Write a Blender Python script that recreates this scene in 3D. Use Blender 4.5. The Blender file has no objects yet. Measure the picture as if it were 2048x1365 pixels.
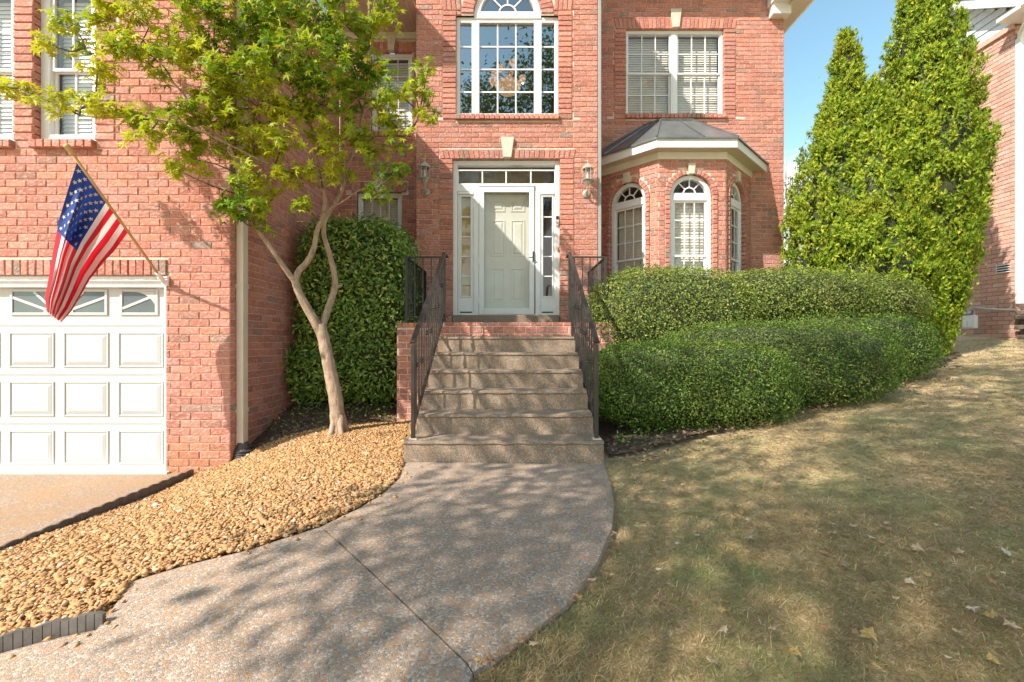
import bpy, math, random
import numpy as np
from mathutils import Vector, Matrix

R_ = math.radians
rng = np.random.default_rng(7)
random.seed(7)
scene = bpy.context.scene
COL = scene.collection

# ------------------------------------------------------------------ camera, sky, sun, exposure
EYE = 1.03
FPX = 910.0
cam_d = bpy.data.cameras.new('camera')
cam = bpy.data.objects.new('camera', cam_d)
COL.objects.link(cam)
cam.location = (0, 0, EYE)
cam.rotation_euler = (R_(90), 0, 0)
cam_d.sensor_width = 36.0
cam_d.lens = FPX / 2048 * 36.0
cam_d.clip_start = 0.05
cam_d.clip_end = 2000
scene.camera = cam

SUN = Vector((1.25, 1.0, -1.40)).normalized()          # direction the light travels
SUN_EL = math.asin(-SUN.z)
SUN_AZ = math.atan2(-SUN.x, -SUN.y)                     # towards the sun, from +Y to +X

world = bpy.data.worlds.new('World')
scene.world = world
world.use_nodes = True
wn, wl = world.node_tree.nodes, world.node_tree.links
wn.clear()
w_out = wn.new('ShaderNodeOutputWorld')
w_bg = wn.new('ShaderNodeBackground')
w_sky = wn.new('ShaderNodeTexSky')
w_sky.sky_type = 'NISHITA'
w_sky.sun_disc = False
w_sky.sun_elevation = SUN_EL
w_sky.sun_rotation = SUN_AZ % (2 * math.pi)
w_sky.air_density = 1.0
w_sky.dust_density = 0.6
w_sky.ozone_density = 1.2
w_tc = wn.new('ShaderNodeTexCoord')
w_sep = wn.new('ShaderNodeSeparateXYZ')
wl.new(w_tc.outputs['Generated'], w_sep.inputs[0])
def wmath(op, a, b=None):
    n = wn.new('ShaderNodeMath'); n.operation = op
    for i, v in enumerate((a, b)):
        if v is None: continue
        if isinstance(v, (int, float)): n.inputs[i].default_value = v
        else: wl.new(v, n.inputs[i])
    return n.outputs[0]
w_den = wmath('ADD', wmath('MAXIMUM', w_sep.outputs[2], 0.0), 0.22)
w_cmb = wn.new('ShaderNodeCombineXYZ')
wl.new(wmath('DIVIDE', w_sep.outputs[0], w_den), w_cmb.inputs[0])
wl.new(wmath('DIVIDE', w_sep.outputs[1], w_den), w_cmb.inputs[1])
w_noise = wn.new('ShaderNodeTexNoise')
w_noise.inputs['Scale'].default_value = 1.35
w_noise.inputs['Detail'].default_value = 9
w_noise.inputs['Roughness'].default_value = 0.55
w_map = wn.new('ShaderNodeMapping')
w_map.inputs['Location'].default_value = (0.0, 0.0, 0.0)
wl.new(w_cmb.outputs[0], w_map.inputs[0])
wl.new(w_map.outputs[0], w_noise.inputs['Vector'])
w_ramp = wn.new('ShaderNodeValToRGB')
w_ramp.color_ramp.elements[0].position = 0.545
w_ramp.color_ramp.elements[1].position = 0.64
w_low = wmath('MINIMUM', wmath('MAXIMUM', wmath('MULTIPLY', wmath('SUBTRACT', 0.40, w_sep.outputs[2]), 1.3), -0.03), 0.12)      # cumulus bank up towards the horizon
wl.new(wmath('ADD', w_noise.outputs[0], w_low), w_ramp.inputs[0])
w_mix = wn.new('ShaderNodeMix'); w_mix.data_type = 'RGBA'
w_tint = wn.new('ShaderNodeMix'); w_tint.data_type = 'RGBA'; w_tint.blend_type = 'MULTIPLY'
w_tint.inputs['Factor'].default_value = 1.0
w_tint.inputs['B'].default_value = (0.99, 1.12, 0.92, 1)
wl.new(w_sky.outputs[0], w_tint.inputs['A'])
wl.new(wmath('MULTIPLY', w_ramp.outputs[0], wmath('MINIMUM', wmath('MAXIMUM', wmath('MULTIPLY', w_sep.outputs[2], 12.0), 0.0), 1.0)), w_mix.inputs['Factor'])
wl.new(w_tint.outputs['Result'], w_mix.inputs['A'])
w_mix.inputs['B'].default_value = (4.6, 4.65, 4.7, 1)
wl.new(w_mix.outputs['Result'], w_bg.inputs[0])
w_bg.inputs[1].default_value = 0.15
wl.new(w_bg.outputs[0], w_out.inputs[0])

sun_d = bpy.data.lights.new('sun', 'SUN')
sun_d.energy = 3.7
sun_d.angle = R_(0.53)
sun_d.color = (1.0, 0.93, 0.82)
sun = bpy.data.objects.new('sun', sun_d)
COL.objects.link(sun)
sun.location = (-8, -8, 14)
sun.rotation_euler = SUN.to_track_quat('-Z', 'Y').to_euler()

vs = scene.view_settings
vs.view_transform = 'Standard'
vs.look = 'None'
vs.exposure = 1.05
vs.gamma = 1.0
vs.use_curve_mapping = False
scene.render.resolution_x, scene.render.resolution_y = 1024, 682
scene.cycles.max_bounces = 6
scene.cycles.diffuse_bounces = 3
scene.cycles.glossy_bounces = 3
scene.cycles.caustics_reflective = False
scene.cycles.caustics_refractive = False
scene.cycles.transparent_max_bounces = 12
scene.cycles.sample_clamp_indirect = 6.0

# ------------------------------------------------------------------ helpers: nodes and materials
class NT:
    def __init__(s, name, rough=0.7):
        s.m = bpy.data.materials.new(name); s.m.use_nodes = True
        s.n, s.l = s.m.node_tree.nodes, s.m.node_tree.links
        s.b = s.n['Principled BSDF']; s.out = s.n['Material Output']
        s.b.inputs['Roughness'].default_value = rough
    def put(s, v, sock):
        if hasattr(v, 'is_output') or isinstance(v, bpy.types.NodeSocket): s.l.new(v, sock)
        elif isinstance(v, (int, float)): sock.default_value = v
        else: sock.default_value = (v[0], v[1], v[2], 1) if len(v) == 3 and sock.type == 'RGBA' else v
    def math(s, op, a, b=0.0, clamp=False):
        n = s.n.new('ShaderNodeMath'); n.operation = op; n.use_clamp = clamp
        s.put(a, n.inputs[0]); s.put(b, n.inputs[1]); return n.outputs[0]
    def coord(s, kind='Object'):
        return s.n.new('ShaderNodeTexCoord').outputs[kind]
    def pos(s):
        return s.n.new('ShaderNodeNewGeometry').outputs['Position']
    def island(s):
        return s.n.new('ShaderNodeNewGeometry').outputs['Random Per Island']
    def objrand(s):
        return s.n.new('ShaderNodeObjectInfo').outputs['Random']
    def noise(s, vec, scale, detail=3, rough=0.55, out=0, dist=0.0):
        n = s.n.new('ShaderNodeTexNoise')
        s.l.new(vec, n.inputs['Vector']); n.inputs['Scale'].default_value = scale
        n.inputs['Detail'].default_value = detail; n.inputs['Roughness'].default_value = rough
        n.inputs['Distortion'].default_value = dist
        return n.outputs[out]
    def voro(s, vec, scale, feature='F1', out='Distance', rnd=1.0):
        n = s.n.new('ShaderNodeTexVoronoi'); n.feature = feature
        s.l.new(vec, n.inputs['Vector']); n.inputs['Scale'].default_value = scale
        n.inputs['Randomness'].default_value = rnd
        return n.outputs[out]
    def ramp(s, fac, stops, interp='LINEAR'):
        n = s.n.new('ShaderNodeValToRGB'); cr = n.color_ramp; cr.interpolation = interp
        while len(cr.elements) < len(stops): cr.elements.new(0.5)
        for e, (p, c) in zip(cr.elements, stops):
            e.position = p
            e.color = (c, c, c, 1) if isinstance(c, (int, float)) else (c[0], c[1], c[2], 1)
        s.l.new(fac, n.inputs[0]); return n.outputs[0]
    def mix(s, f, a, b, mode='MIX'):
        n = s.n.new('ShaderNodeMix'); n.data_type = 'RGBA'; n.blend_type = mode
        s.put(f, n.inputs['Factor']); s.put(a, n.inputs['A']); s.put(b, n.inputs['B'])
        return n.outputs['Result']
    def scalev(s, vec, sc):
        n = s.n.new('ShaderNodeMapping'); s.l.new(vec, n.inputs[0]); n.inputs['Scale'].default_value = sc
        return n.outputs[0]
    def bump(s, h, strength=0.5, dist=0.01):
        n = s.n.new('ShaderNodeBump'); n.inputs['Strength'].default_value = strength
        n.inputs['Distance'].default_value = dist; s.l.new(h, n.inputs['Height'])
        s.l.new(n.outputs[0], s.b.inputs['Normal']); return n.outputs[0]
    def col(s, c): s.put(c, s.b.inputs['Base Color'])
    def translucent(s, color, fac):
        t = s.n.new('ShaderNodeBsdfTranslucent'); s.put(color, t.inputs[0])
        mx = s.n.new('ShaderNodeMixShader'); mx.inputs[0].default_value = fac
        s.l.new(s.b.outputs[0], mx.inputs[1]); s.l.new(t.outputs[0], mx.inputs[2])
        s.l.new(mx.outputs[0], s.out.inputs[0])

def plain(name, c, rough=0.6, metal=0.0, var=0.06, bump=0.0, scale=6.0):
    t = NT(name, rough); p = t.pos()
    n = t.noise(p, scale, 4)
    lo = tuple(x * (1 - var) for x in c); hi = tuple(min(1, x * (1 + var)) for x in c)
    t.col(t.ramp(n, [(0.3, lo), (0.7, hi)]))
    t.b.inputs['Metallic'].default_value = metal
    if bump: t.bump(t.noise(p, scale * 12, 3), 0.4, bump)
    return t.m

def brick_material(name, stops, bounce_tint=None):
    t = NT(name, 0.85); p = t.pos()
    r = t.math('FRACT', t.math('ADD', t.objrand(), t.island()))
    base = t.ramp(r, stops, 'CONSTANT')
    r2 = t.math('FRACT', t.math('MULTIPLY', r, 37.7))
    base = t.mix(t.math('MULTIPLY', r2, 0.30), base, (0.62, 0.25, 0.155), 'MIX')
    streak = t.noise(t.scalev(p, (1, 1, 1.8)), 26, 5, 0.65)
    base = t.mix(t.ramp(streak, [(0.50, 0.0), (0.70, 0.75)]), base, (0.74, 0.50, 0.43))
    dark = t.noise(p, 48, 3, 0.7)
    base = t.mix(t.ramp(dark, [(0.24, 0.5), (0.42, 0.0)]), base, (0.20, 0.085, 0.06))
    big = t.noise(p, 0.9, 3)
    base = t.mix(t.ramp(big, [(0.35, 0.0), (0.75, 0.16)]), base, (0.55, 0.33, 0.27))
    # orange on the low courses paints in light bounced off the gravel
    z = t.n.new('ShaderNodeSeparateXYZ'); t.l.new(p, z.inputs[0])
    zz = t.math('ADD', z.outputs[2], t.math('MULTIPLY', t.noise(p, 2.2, 3), 0.5))
    base = t.mix(t.ramp(t.math('ADD', t.math('MULTIPLY', zz, 0.8), 0.4), [(0.30, 0.6), (0.62, 0.0)]), base, (0.50, 0.235, 0.09)) if bounce_tint else base
    grime = t.noise(t.scalev(p, (2.6, 2.6, .25)), 1.6, 4, .6)
    base = t.mix(t.ramp(grime, [(0.52, 0.0), (0.75, 0.28)]), base, (0.30, 0.15, 0.11))
    t.col(base)
    h = t.math('ADD', t.noise(t.scalev(p, (1, 1, 1.5)), 30, 5, 0.6), t.math('MULTIPLY', t.noise(p, 120, 2), 0.25))
    t.bump(h, 0.85, 0.016)
    return t.m

M = {}
B_STOPS = [(0.0, (0.50, 0.185, 0.14)), (0.2, (0.40, 0.135, 0.10)), (0.38, (0.57, 0.235, 0.18)), (0.56, (0.48, 0.165, 0.115)),
           (0.70, (0.47, 0.21, 0.18)), (0.82, (0.58, 0.215, 0.135)), (0.92, (0.32, 0.15, 0.115)), (0.965, (0.27, 0.19, 0.155))]
M['brick'] = brick_material('brick', B_STOPS, True)
M['brick_far'] = brick_material('pink_brick', [(0.0, (0.68, 0.41, 0.33)), (0.3, (0.62, 0.35, 0.28)), (0.55, (0.72, 0.46, 0.38)), (0.8, (0.56, 0.32, 0.26)), (0.93, (0.45, 0.30, 0.25))])
def mortar_mat():
    t = NT('mortar', 0.95); p = t.pos()
    t.col(t.ramp(t.noise(p, 9, 4), [(0.3, (0.62, 0.48, 0.39)), (0.7, (0.78, 0.64, 0.54))]))
    t.bump(t.noise(p, 150, 2), 0.5, 0.004); return t.m
M['mortar'] = mortar_mat()
M['mortar_far'] = plain('aged_mortar', (0.28, 0.20, 0.17), 0.95)
M['white'] = plain('white_paint', (0.80, 0.80, 0.80), 0.45, var=0.03)
M['cream'] = plain('cream_trim', (0.70, 0.66, 0.57), 0.55, var=0.05)
M['soffit'] = plain('soffit_vinyl', (0.66, 0.60, 0.50), 0.6, var=0.05)
M['soffit_bounce'] = plain('bounce_tinted_soffit', (0.60, 0.42, 0.34), 0.6)  # pinkish tan puts light reflected off the brick into the colour
M['door'] = plain('sage_door_paint', (0.70, 0.69, 0.63), 0.42, var=0.03)
M['garage'] = plain('garage_white', (0.585, 0.57, 0.555), 0.5, var=0.02, bump=0.0006, scale=20)
M['stone'] = plain('cast_stone', (0.62, 0.55, 0.45), 0.9, var=0.12, bump=0.004, scale=12)
M['iron'] = plain('bronze_iron', (0.052, 0.045, 0.040), 0.38, metal=0.35, var=0.25)
M['iron_dark'] = plain('black_iron', (0.022, 0.021, 0.021), 0.4, metal=0.3, var=0.2)
M['gutter'] = plain('gutter_tan', (0.70, 0.62, 0.52), 0.42, var=0.05)
M['gutter_shade_grey'] = plain('gutter_shade_grey', (0.34, 0.33, 0.325), 0.42, var=0.05)  # grey holds the right downspout's shade; also used for garage door joints
M['black_plastic'] = plain('corrugated_black', (0.07, 0.065, 0.06), 0.5)
M['shingle'] = plain('roof_shingle', (0.22, 0.15, 0.12), 0.95, var=0.4, scale=14)
M['room'] = plain('room_paint', (0.30, 0.27, 0.23), 0.9)
M['foyer'] = plain('foyer_paint', (0.62, 0.55, 0.42), 0.9)
M['blind'] = plain('blind_slat', (0.84, 0.79, 0.71), 0.5, var=0.05)
M['blind_white'] = plain('white_blind_slat', (0.90, 0.90, 0.92), 0.5, var=0.03)
M['brass'] = plain('brass', (0.55, 0.36, 0.12), 0.35, metal=0.8)
M['lantern'] = plain('weathered_lantern', (0.42, 0.40, 0.35), 0.55, metal=0.2, var=0.25, scale=30)
M['wood'] = plain('varnished_pole', (0.56, 0.33, 0.12), 0.4, var=0.15, scale=20)
M['dark'] = plain('dark_gap', (0.02, 0.02, 0.02), 0.9)
M['edging'] = plain('grey_edging', (0.13, 0.112, 0.10), 0.7, var=0.25, scale=18)
M['steel'] = plain('galvanised_steel', (0.42, 0.44, 0.45), 0.4, metal=0.5)
M['siding'] = plain('blue_white_siding', (0.66, 0.70, 0.74), 0.5, var=0.03)
M['rockwall'] = plain('stacked_stone', (0.16, 0.125, 0.10), 0.95, var=0.4, bump=0.01, scale=9)

def roof_metal():
    t = NT('dark_standing_seam_metal', 0.33); p = t.pos()
    t.col(t.ramp(t.noise(p, 3.0, 5, 0.6), [(0.3, (0.12, 0.125, 0.13)), (0.7, (0.20, 0.205, 0.21))]))
    t.b.inputs['Metallic'].default_value = 0.35
    t.bump(t.noise(p, 5, 2), 0.25, 0.02); return t.m
M['roof_metal'] = roof_metal()

def glass_mat(name, boost, tint=(1, 1, 1)):
    t = NT(name)
    lw = t.n.new('ShaderNodeLayerWeight'); fz = t.math('ADD', t.math('MULTIPLY', t.math('POWER', lw.outputs['Facing'], 5.0), 0.9), 0.04)
    tr = t.n.new('ShaderNodeBsdfTransparent'); tr.inputs[0].default_value = (*tint, 1)
    gl = t.n.new('ShaderNodeBsdfGlossy'); gl.inputs['Roughness'].default_value = 0.012
    bp = t.n.new('ShaderNodeBump'); bp.inputs['Strength'].default_value = 0.03; bp.inputs['Distance'].default_value = 0.05
    t.l.new(t.noise(t.pos(), 1.6, 1), bp.inputs['Height']); t.l.new(bp.outputs[0], gl.inputs['Normal'])
    mx = t.n.new('ShaderNodeMixShader')
    t.l.new(t.math('ADD', fz, boost, True), mx.inputs[0])
    t.l.new(tr.outputs[0], mx.inputs[1]); t.l.new(gl.outputs[0], mx.inputs[2])
    t.l.new(mx.outputs[0], t.out.inputs[0]); return t.m
M['glass'] = glass_mat('window_glass', 0.01, (0.96, 0.96, 0.95))
M['glass_coated'] = glass_mat('coated_glass', 0.27, (0.80, 0.82, 0.82))
M['glass_clear'] = glass_mat('storm_glass', -0.015, (0.97, 0.97, 0.96))

def aggregate(name, warm, scale=95.0, dirt=0.0, val=1.0):
    t = NT(name, 0.8); p = t.pos()
    cell = t.voro(p, scale, 'F1', 'Color'); sp = t.n.new('ShaderNodeSeparateColor'); t.l.new(cell, sp.inputs[0])
    c = t.ramp(sp.outputs[0], [(0.0, (0.33, 0.26, 0.21)), (0.18, (0.48, 0.37, 0.29)), (0.36, (0.20, 0.175, 0.16)), (0.52, (0.43, 0.26, 0.15)),
                               (0.64, (0.62, 0.51, 0.42)), (0.80, (0.35, 0.30, 0.265)), (0.92, (0.48, 0.25, 0.11))], 'CONSTANT')
    d = t.voro(p, scale, 'DISTANCE_TO_EDGE', 'Distance')
    c = t.mix(t.ramp(d, [(0.01, 0.7), (0.08, 0.0)]), c, (0.24, 0.18, 0.14))
    fine = t.voro(p, scale * 0.45, 'F1', 'Color'); fs = t.n.new('ShaderNodeSeparateColor'); t.l.new(fine, fs.inputs[0])
    c = t.mix(t.ramp(fs.outputs[2], [(0.80, 0.0), (0.86, 0.55)]), c, (0.46, 0.24, 0.11))
    c = t.mix(0.22, c, warm)
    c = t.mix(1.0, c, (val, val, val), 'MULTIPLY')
    g = t.noise(p, 1.7, 5, 0.6)
    c = t.mix(t.ramp(g, [(0.38, 0.0), (0.72, 0.28)]), c, (0.20, 0.16, 0.13))
    if dirt:
        c = t.mix(t.ramp(t.noise(p, 3.4, 5, 0.65), [(0.42, 0.0), (0.68, dirt)]), c, (0.46, 0.26, 0.11))
    t.col(c)
    h = t.math('ADD', t.math('MULTIPLY', t.ramp(d, [(0.0, 0.0), (0.25, 1.0)]), 1.0), t.math('MULTIPLY', sp.outputs[1], 0.6))
    t.bump(h, 0.45, 0.0035); return t.m
M['walk'] = aggregate('exposed_aggregate', (0.50, 0.35, 0.255), 112, 0.0, 1.0)
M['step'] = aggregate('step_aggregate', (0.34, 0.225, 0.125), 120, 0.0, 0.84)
M['drive'] = aggregate('driveway_aggregate', (0.36, 0.23, 0.15), 110, 0.6)

def ground_mat():
    t = NT('lawn_soil', 0.95); p = t.pos()
    a = t.noise(p, 1.6, 5, 0.6); b = t.noise(p, 22, 4, 0.7)
    c = t.ramp(b, [(0.25, (0.40, 0.28, 0.16)), (0.5, (0.70, 0.51, 0.30)), (0.75, (0.84, 0.64, 0.40))])
    c = t.mix(t.ramp(a, [(0.45, 0.0), (0.68, 0.5)]), c, (0.26, 0.26, 0.09))
    t.col(c); t.bump(t.noise(p, 60, 4, 0.7), 0.9, 0.02); return t.m
M['ground'] = ground_mat()
def soil_mat(name, a, b):
    t = NT(name, 0.95); p = t.pos()
    t.col(t.ramp(t.noise(p, 24, 5, 0.7), [(0.3, a), (0.7, b)])); t.bump(t.noise(p, 50, 4, 0.7), 1.0, 0.03); return t.m
M['mulch'] = soil_mat('dry_mulch', (0.06, 0.04, 0.028), (0.26, 0.18, 0.12))
M['gravel_bed'] = soil_mat('gravel_bed', (0.22, 0.12, 0.05), (0.50, 0.31, 0.14))

def island_mat(name, stops, rough=0.6, trans=None, tcol=None, patch=None, spec=0.3, bump=None):
    t = NT(name, rough)
    c = t.ramp(t.island(), stops, 'LINEAR')
    if patch:
        sc, lo, hi, pc = patch
        c = t.mix(t.ramp(t.noise(t.pos(), sc, 3), [(lo, 0.0), (hi, 0.8)]), c, pc)
    t.col(c); t.b.inputs['Specular IOR Level'].default_value = spec
    if bump: t.bump(t.noise(t.pos(), bump[0], 3), 0.6, bump[1])
    if trans: t.translucent(t.mix(1.0, c, tcol, 'MULTIPLY') if tcol else c, trans)
    return t.m
M['gravel'] = island_mat('tan_river_gravel', [(0.0, (0.42, 0.22, 0.09)), (0.25, (0.54, 0.31, 0.135)), (0.5, (0.45, 0.235, 0.095)), (0.72, (0.60, 0.39, 0.195)), (0.86, (0.36, 0.17, 0.08)), (0.96, (0.60, 0.43, 0.26)), (1.0, (0.66, 0.56, 0.44))], 0.75, spec=0.25, bump=(60, 0.004))
def grass_mat():
    t = NT('dry_and_green_grass', 0.7); p = t.pos()
    c = t.ramp(t.island(), [(0.0, (0.72, 0.50, 0.27)), (0.22, (0.40, 0.27, 0.13)), (0.42, (0.60, 0.43, 0.20)), (0.6, (0.86, 0.66, 0.40)), (0.80, (0.46, 0.40, 0.17)), (0.92, (0.30, 0.33, 0.11)), (1.0, (0.80, 0.60, 0.36))])
    g = t.noise(p, 1.5, 4, 0.6)
    c = t.mix(t.ramp(g, [(0.50, 0.0), (0.68, 0.72)]), c, t.mix(t.island(), (0.32, 0.42, 0.13), (0.52, 0.58, 0.24)))
    k = t.noise(p, 8.0, 4, 0.65)
    c = t.mix(t.ramp(k, [(0.30, 0.75), (0.50, 0.0)]), c, (0.44, 0.31, 0.17))
    c = t.mix(t.ramp(k, [(0.56, 0.0), (0.72, 0.6)]), c, (0.85, 0.66, 0.41))
    t.col(c); t.b.inputs['Specular IOR Level'].default_value = 0.2; t.translucent(c, 0.40); return t.m
M['grass'] = grass_mat()
M['box_leaf'] = island_mat('boxwood_leaf', [(0.0, (0.05, 0.12, 0.018)), (0.4, (0.105, 0.195, 0.026)), (0.75, (0.175, 0.265, 0.036)), (1.0, (0.30, 0.35, 0.06))], 0.5, 0.28, None, (2.6, 0.5, 0.72, (0.17, 0.20, 0.035)), 0.4)
M['yew_leaf'] = island_mat('upper_hedge_leaf', [(0.0, (0.07, 0.14, 0.022)), (0.4, (0.165, 0.245, 0.036)), (0.75, (0.29, 0.34, 0.056)), (1.0, (0.48, 0.46, 0.11))], 0.5, 0.28, None, (2.2, 0.5, 0.74, (0.22, 0.23, 0.05)), 0.4)
M['laurel_leaf'] = island_mat('laurel_leaf', [(0.0, (0.08, 0.18, 0.03)), (0.5, (0.17, 0.31, 0.045)), (0.85, (0.30, 0.43, 0.07)), (1.0, (0.52, 0.56, 0.13))], 0.28, 0.18, None, None, 0.6)
M['maple_leaf'] = island_mat('japanese_maple_leaf', [(0.0, (0.09, 0.20, 0.013)), (0.35, (0.20, 0.34, 0.018)), (0.65, (0.34, 0.46, 0.022)), (0.92, (0.52, 0.56, 0.026)), (1.0, (0.50, 0.32, 0.035))], 0.5, 0.42, None, (0.85, 0.46, 0.62, (0.60, 0.58, 0.03)), 0.35)  # yellow patches put the look of sunlit leaves into the colour
M['arbor_leaf'] = island_mat('arborvitae_spray', [(0.0, (0.085, 0.18, 0.015)), (0.4, (0.20, 0.30, 0.021)), (0.8, (0.34, 0.405, 0.027)), (1.0, (0.52, 0.51, 0.044))], 0.65, 0.22, None, (1.4, 0.5, 0.72, (0.29, 0.30, 0.025)), 0.2)
M['tree_leaf'] = island_mat('street_tree_leaf', [(0.0, (0.05, 0.10, 0.018)), (0.6, (0.10, 0.17, 0.03)), (1.0, (0.18, 0.22, 0.04))], 0.55, 0.3, None, None, 0.3)
M['core'] = plain('crown_shade_fill', (0.045, 0.055, 0.018), 0.95, var=0.5, scale=40)  # dark fill colour standing in for shade inside the crowns
def bark(name, a, b, c):
    t = NT(name, 0.85); p = t.pos()
    v = t.noise(t.scalev(p, (1, 1, 0.35)), 22, 5, 0.65)
    col = t.ramp(v, [(0.28, a), (0.5, b), (0.74, c)])
    col = t.mix(t.ramp(t.noise(p, 6, 4), [(0.52, 0.0), (0.7, 0.6)]), col, (0.26, 0.25, 0.17))
    col = t.mix(t.ramp(t.noise(t.scalev(p, (1, 1, 3.0)), 34, 4, .7), [(0.60, 0.0), (0.70, 0.7)]), col, a)
    t.col(col); t.bump(t.math('ADD', v, t.math('MULTIPLY', t.noise(p, 70, 4, .7), .5)), 0.9, 0.028); return t.m
M['bark'] = bark('maple_bark', (0.24, 0.15, 0.10), (0.44, 0.31, 0.22), (0.60, 0.45, 0.34))
M['bark_dark'] = bark('dark_bark', (0.05, 0.035, 0.025), (0.13, 0.09, 0.06), (0.22, 0.16, 0.12))

# ------------------------------------------------------------------ helpers: objects
def tag(o, label=None, cat=None, group=None, kind=None):
    if label: o['label'] = label
    if cat: o['category'] = cat
    if group: o['group'] = group
    if kind: o['kind'] = kind
    return o
def empty(name, loc=(0, 0, 0)):
    o = bpy.data.objects.new(name, None); o.empty_display_size = 0.2
    o.location = loc; COL.objects.link(o); return o
def adopt(o, parent):
    if parent is None: return o
    o.parent = parent
    if parent.type == 'EMPTY':
        o.matrix_parent_inverse = Matrix.Translation(-Vector(parent.location))
    return o
def link(name, me, mat=None, parent=None):
    o = bpy.data.objects.new(name, me); COL.objects.link(o)
    if mat is not None and not me.materials: me.materials.append(M[mat] if isinstance(mat, str) else mat)
    return adopt(o, parent)
def np_mesh(name, V, F, mat=None, parent=None, smooth=False):
    V = np.asarray(V, dtype=np.float32); F = np.asarray(F, dtype=np.int32)
    me = bpy.data.meshes.new(name)
    me.vertices.add(len(V)); me.vertices.foreach_set('co', V.ravel())
    k = F.shape[1]
    me.loops.add(F.size); me.loops.foreach_set('vertex_index', F.ravel())
    me.polygons.add(len(F))
    me.polygons.foreach_set('loop_start', np.arange(0, F.size, k, dtype=np.int32))
    me.polygons.foreach_set('use_smooth', np.full(len(F), bool(smooth)))
    me.update(calc_edges=True)
    return link(name, me, mat, parent)

class MB:
    def __init__(s): s.v, s.f = [], []
    def add(s, vs_, fs):
        b = len(s.v); s.v.extend([tuple(p) for p in vs_]); s.f.extend([tuple(i + b for i in f) for f in fs])
    def hexa(s, p):   # 8 points: bottom ring 0-3, top ring 4-7
        s.add(p, [(3, 2, 1, 0), (4, 5, 6, 7), (0, 1, 5, 4), (1, 2, 6, 5), (2, 3, 7, 6), (3, 0, 4, 7)])
    def box(s, x0, x1, y0, y1, z0, z1):
        s.hexa([(x0, y0, z0), (x1, y0, z0), (x1, y1, z0), (x0, y1, z0), (x0, y0, z1), (x1, y0, z1), (x1, y1, z1), (x0, y1, z1)])
    def tube(s, pts, rad, n=8, cap=True, rot=0.0):
        pts = [Vector(p) for p in pts]
        if isinstance(rad, (int, float)): rad = [rad] * len(pts)
        b = len(s.v); up = None
        for i, p in enumerate(pts):
            t = (pts[min(i + 1, len(pts) - 1)] - pts[max(i - 1, 0)])
            t = t.normalized() if t.length > 1e-9 else Vector((0, 0, 1))
            if up is None:
                up = Vector((0, 0, 1)) if abs(t.z) < 0.9 else Vector((0, 1, 0))
            a = t.cross(up).normalized(); c = a.cross(t).normalized(); up = c
            for k in range(n):
                g = 2 * math.pi * k / n + rot
                s.v.append(tuple(p + rad[i] * (math.cos(g) * a + math.sin(g) * c)))
        for i in range(len(pts) - 1):
            for k in range(n):
                q = b + i * n + k; w = b + i * n + (k + 1) % n
                s.f.append((q, w, w + n, q + n))
        if cap:
            s.f.append(tuple(b + k for k in range(n))[::-1]); e = b + (len(pts) - 1) * n
            s.f.append(tuple(e + k for k in range(n)))
    def lathe(s, c, prof, n=12, ang=0.0):      # prof: (r, z)
        b = len(s.v); c = Vector(c)
        for r, z in prof:
            for k in range(n):
                g = 2 * math.pi * k / n + ang
                s.v.append((c.x + r * math.cos(g), c.y + r * math.sin(g), c.z + z))
        for i in range(len(prof) - 1):
            for k in range(n):
                q = b + i * n + k; w = b + i * n + (k + 1) % n
                s.f.append((q, w, w + n, q + n))
        s.f.append(tuple(b + k for k in range(n))[::-1]); e = b + (len(prof) - 1) * n
        s.f.append(tuple(e + k for k in range(n)))
    def build(s, name, mat, parent=None, smooth=False):
        me = bpy.data.meshes.new(name); me.from_pydata(s.v, [], s.f); me.update()
        if smooth: me.polygons.foreach_set('use_smooth', np.ones(len(me.polygons), dtype=bool))
        return link(name, me, mat, parent)
def bevel(o, w=0.006, seg=2):
    m = o.modifiers.new('bevel', 'BEVEL'); m.width = w; m.segments = seg; m.limit_method = 'ANGLE'; return o

class Wall:                     # a vertical plane: u along it, w out of it, z up
    def __init__(s, ox, oy, ux=1.0, uy=0.0):
        l = math.hypot(ux, uy); s.o = (ox, oy); s.u = (ux / l, uy / l); s.n = (uy / l, -ux / l)
        s.quads = []; s.holes = []
    def P(s, u, w, z):
        return (s.o[0] + u * s.u[0] + w * s.n[0], s.o[1] + u * s.u[1] + w * s.n[1], z)
    def box(s, mb, u0, u1, w0, w1, z0, z1):
        P = s.P
        mb.hexa([P(u0, w1, z0), P(u1, w1, z0), P(u1, w0, z0), P(u0, w0, z0), P(u0, w1, z1), P(u1, w1, z1), P(u1, w0, z1), P(u0, w0, z1)])
    def hexq(s, mb, q, w0, w1):       # q: 4 (u,z) corners, counter-clockwise seen from outside
        P = s.P
        mb.add([P(u, w1, z) for u, z in q] + [P(u, w0, z) for u, z in q],
               [(0, 1, 2, 3), (7, 6, 5, 4), (0, 4, 5, 1), (1, 5, 6, 2), (2, 6, 7, 3), (3, 7, 4, 0)])
    def ring(s, mb, uc, zc, r0, r1, w0, w1, a0=0.0, a1=math.pi, n=24):
        for i in range(n):
            g0 = a0 + (a1 - a0) * i / n; g1 = a0 + (a1 - a0) * (i + 1) / n
            q = [(uc + r1 * math.cos(g0), zc + r1 * math.sin(g0)), (uc + r1 * math.cos(g1), zc + r1 * math.sin(g1)),
                 (uc + r0 * math.cos(g1), zc + r0 * math.sin(g1)), (uc + r0 * math.cos(g0), zc + r0 * math.sin(g0))]
            s.hexq(mb, q, w0, w1)

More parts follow.
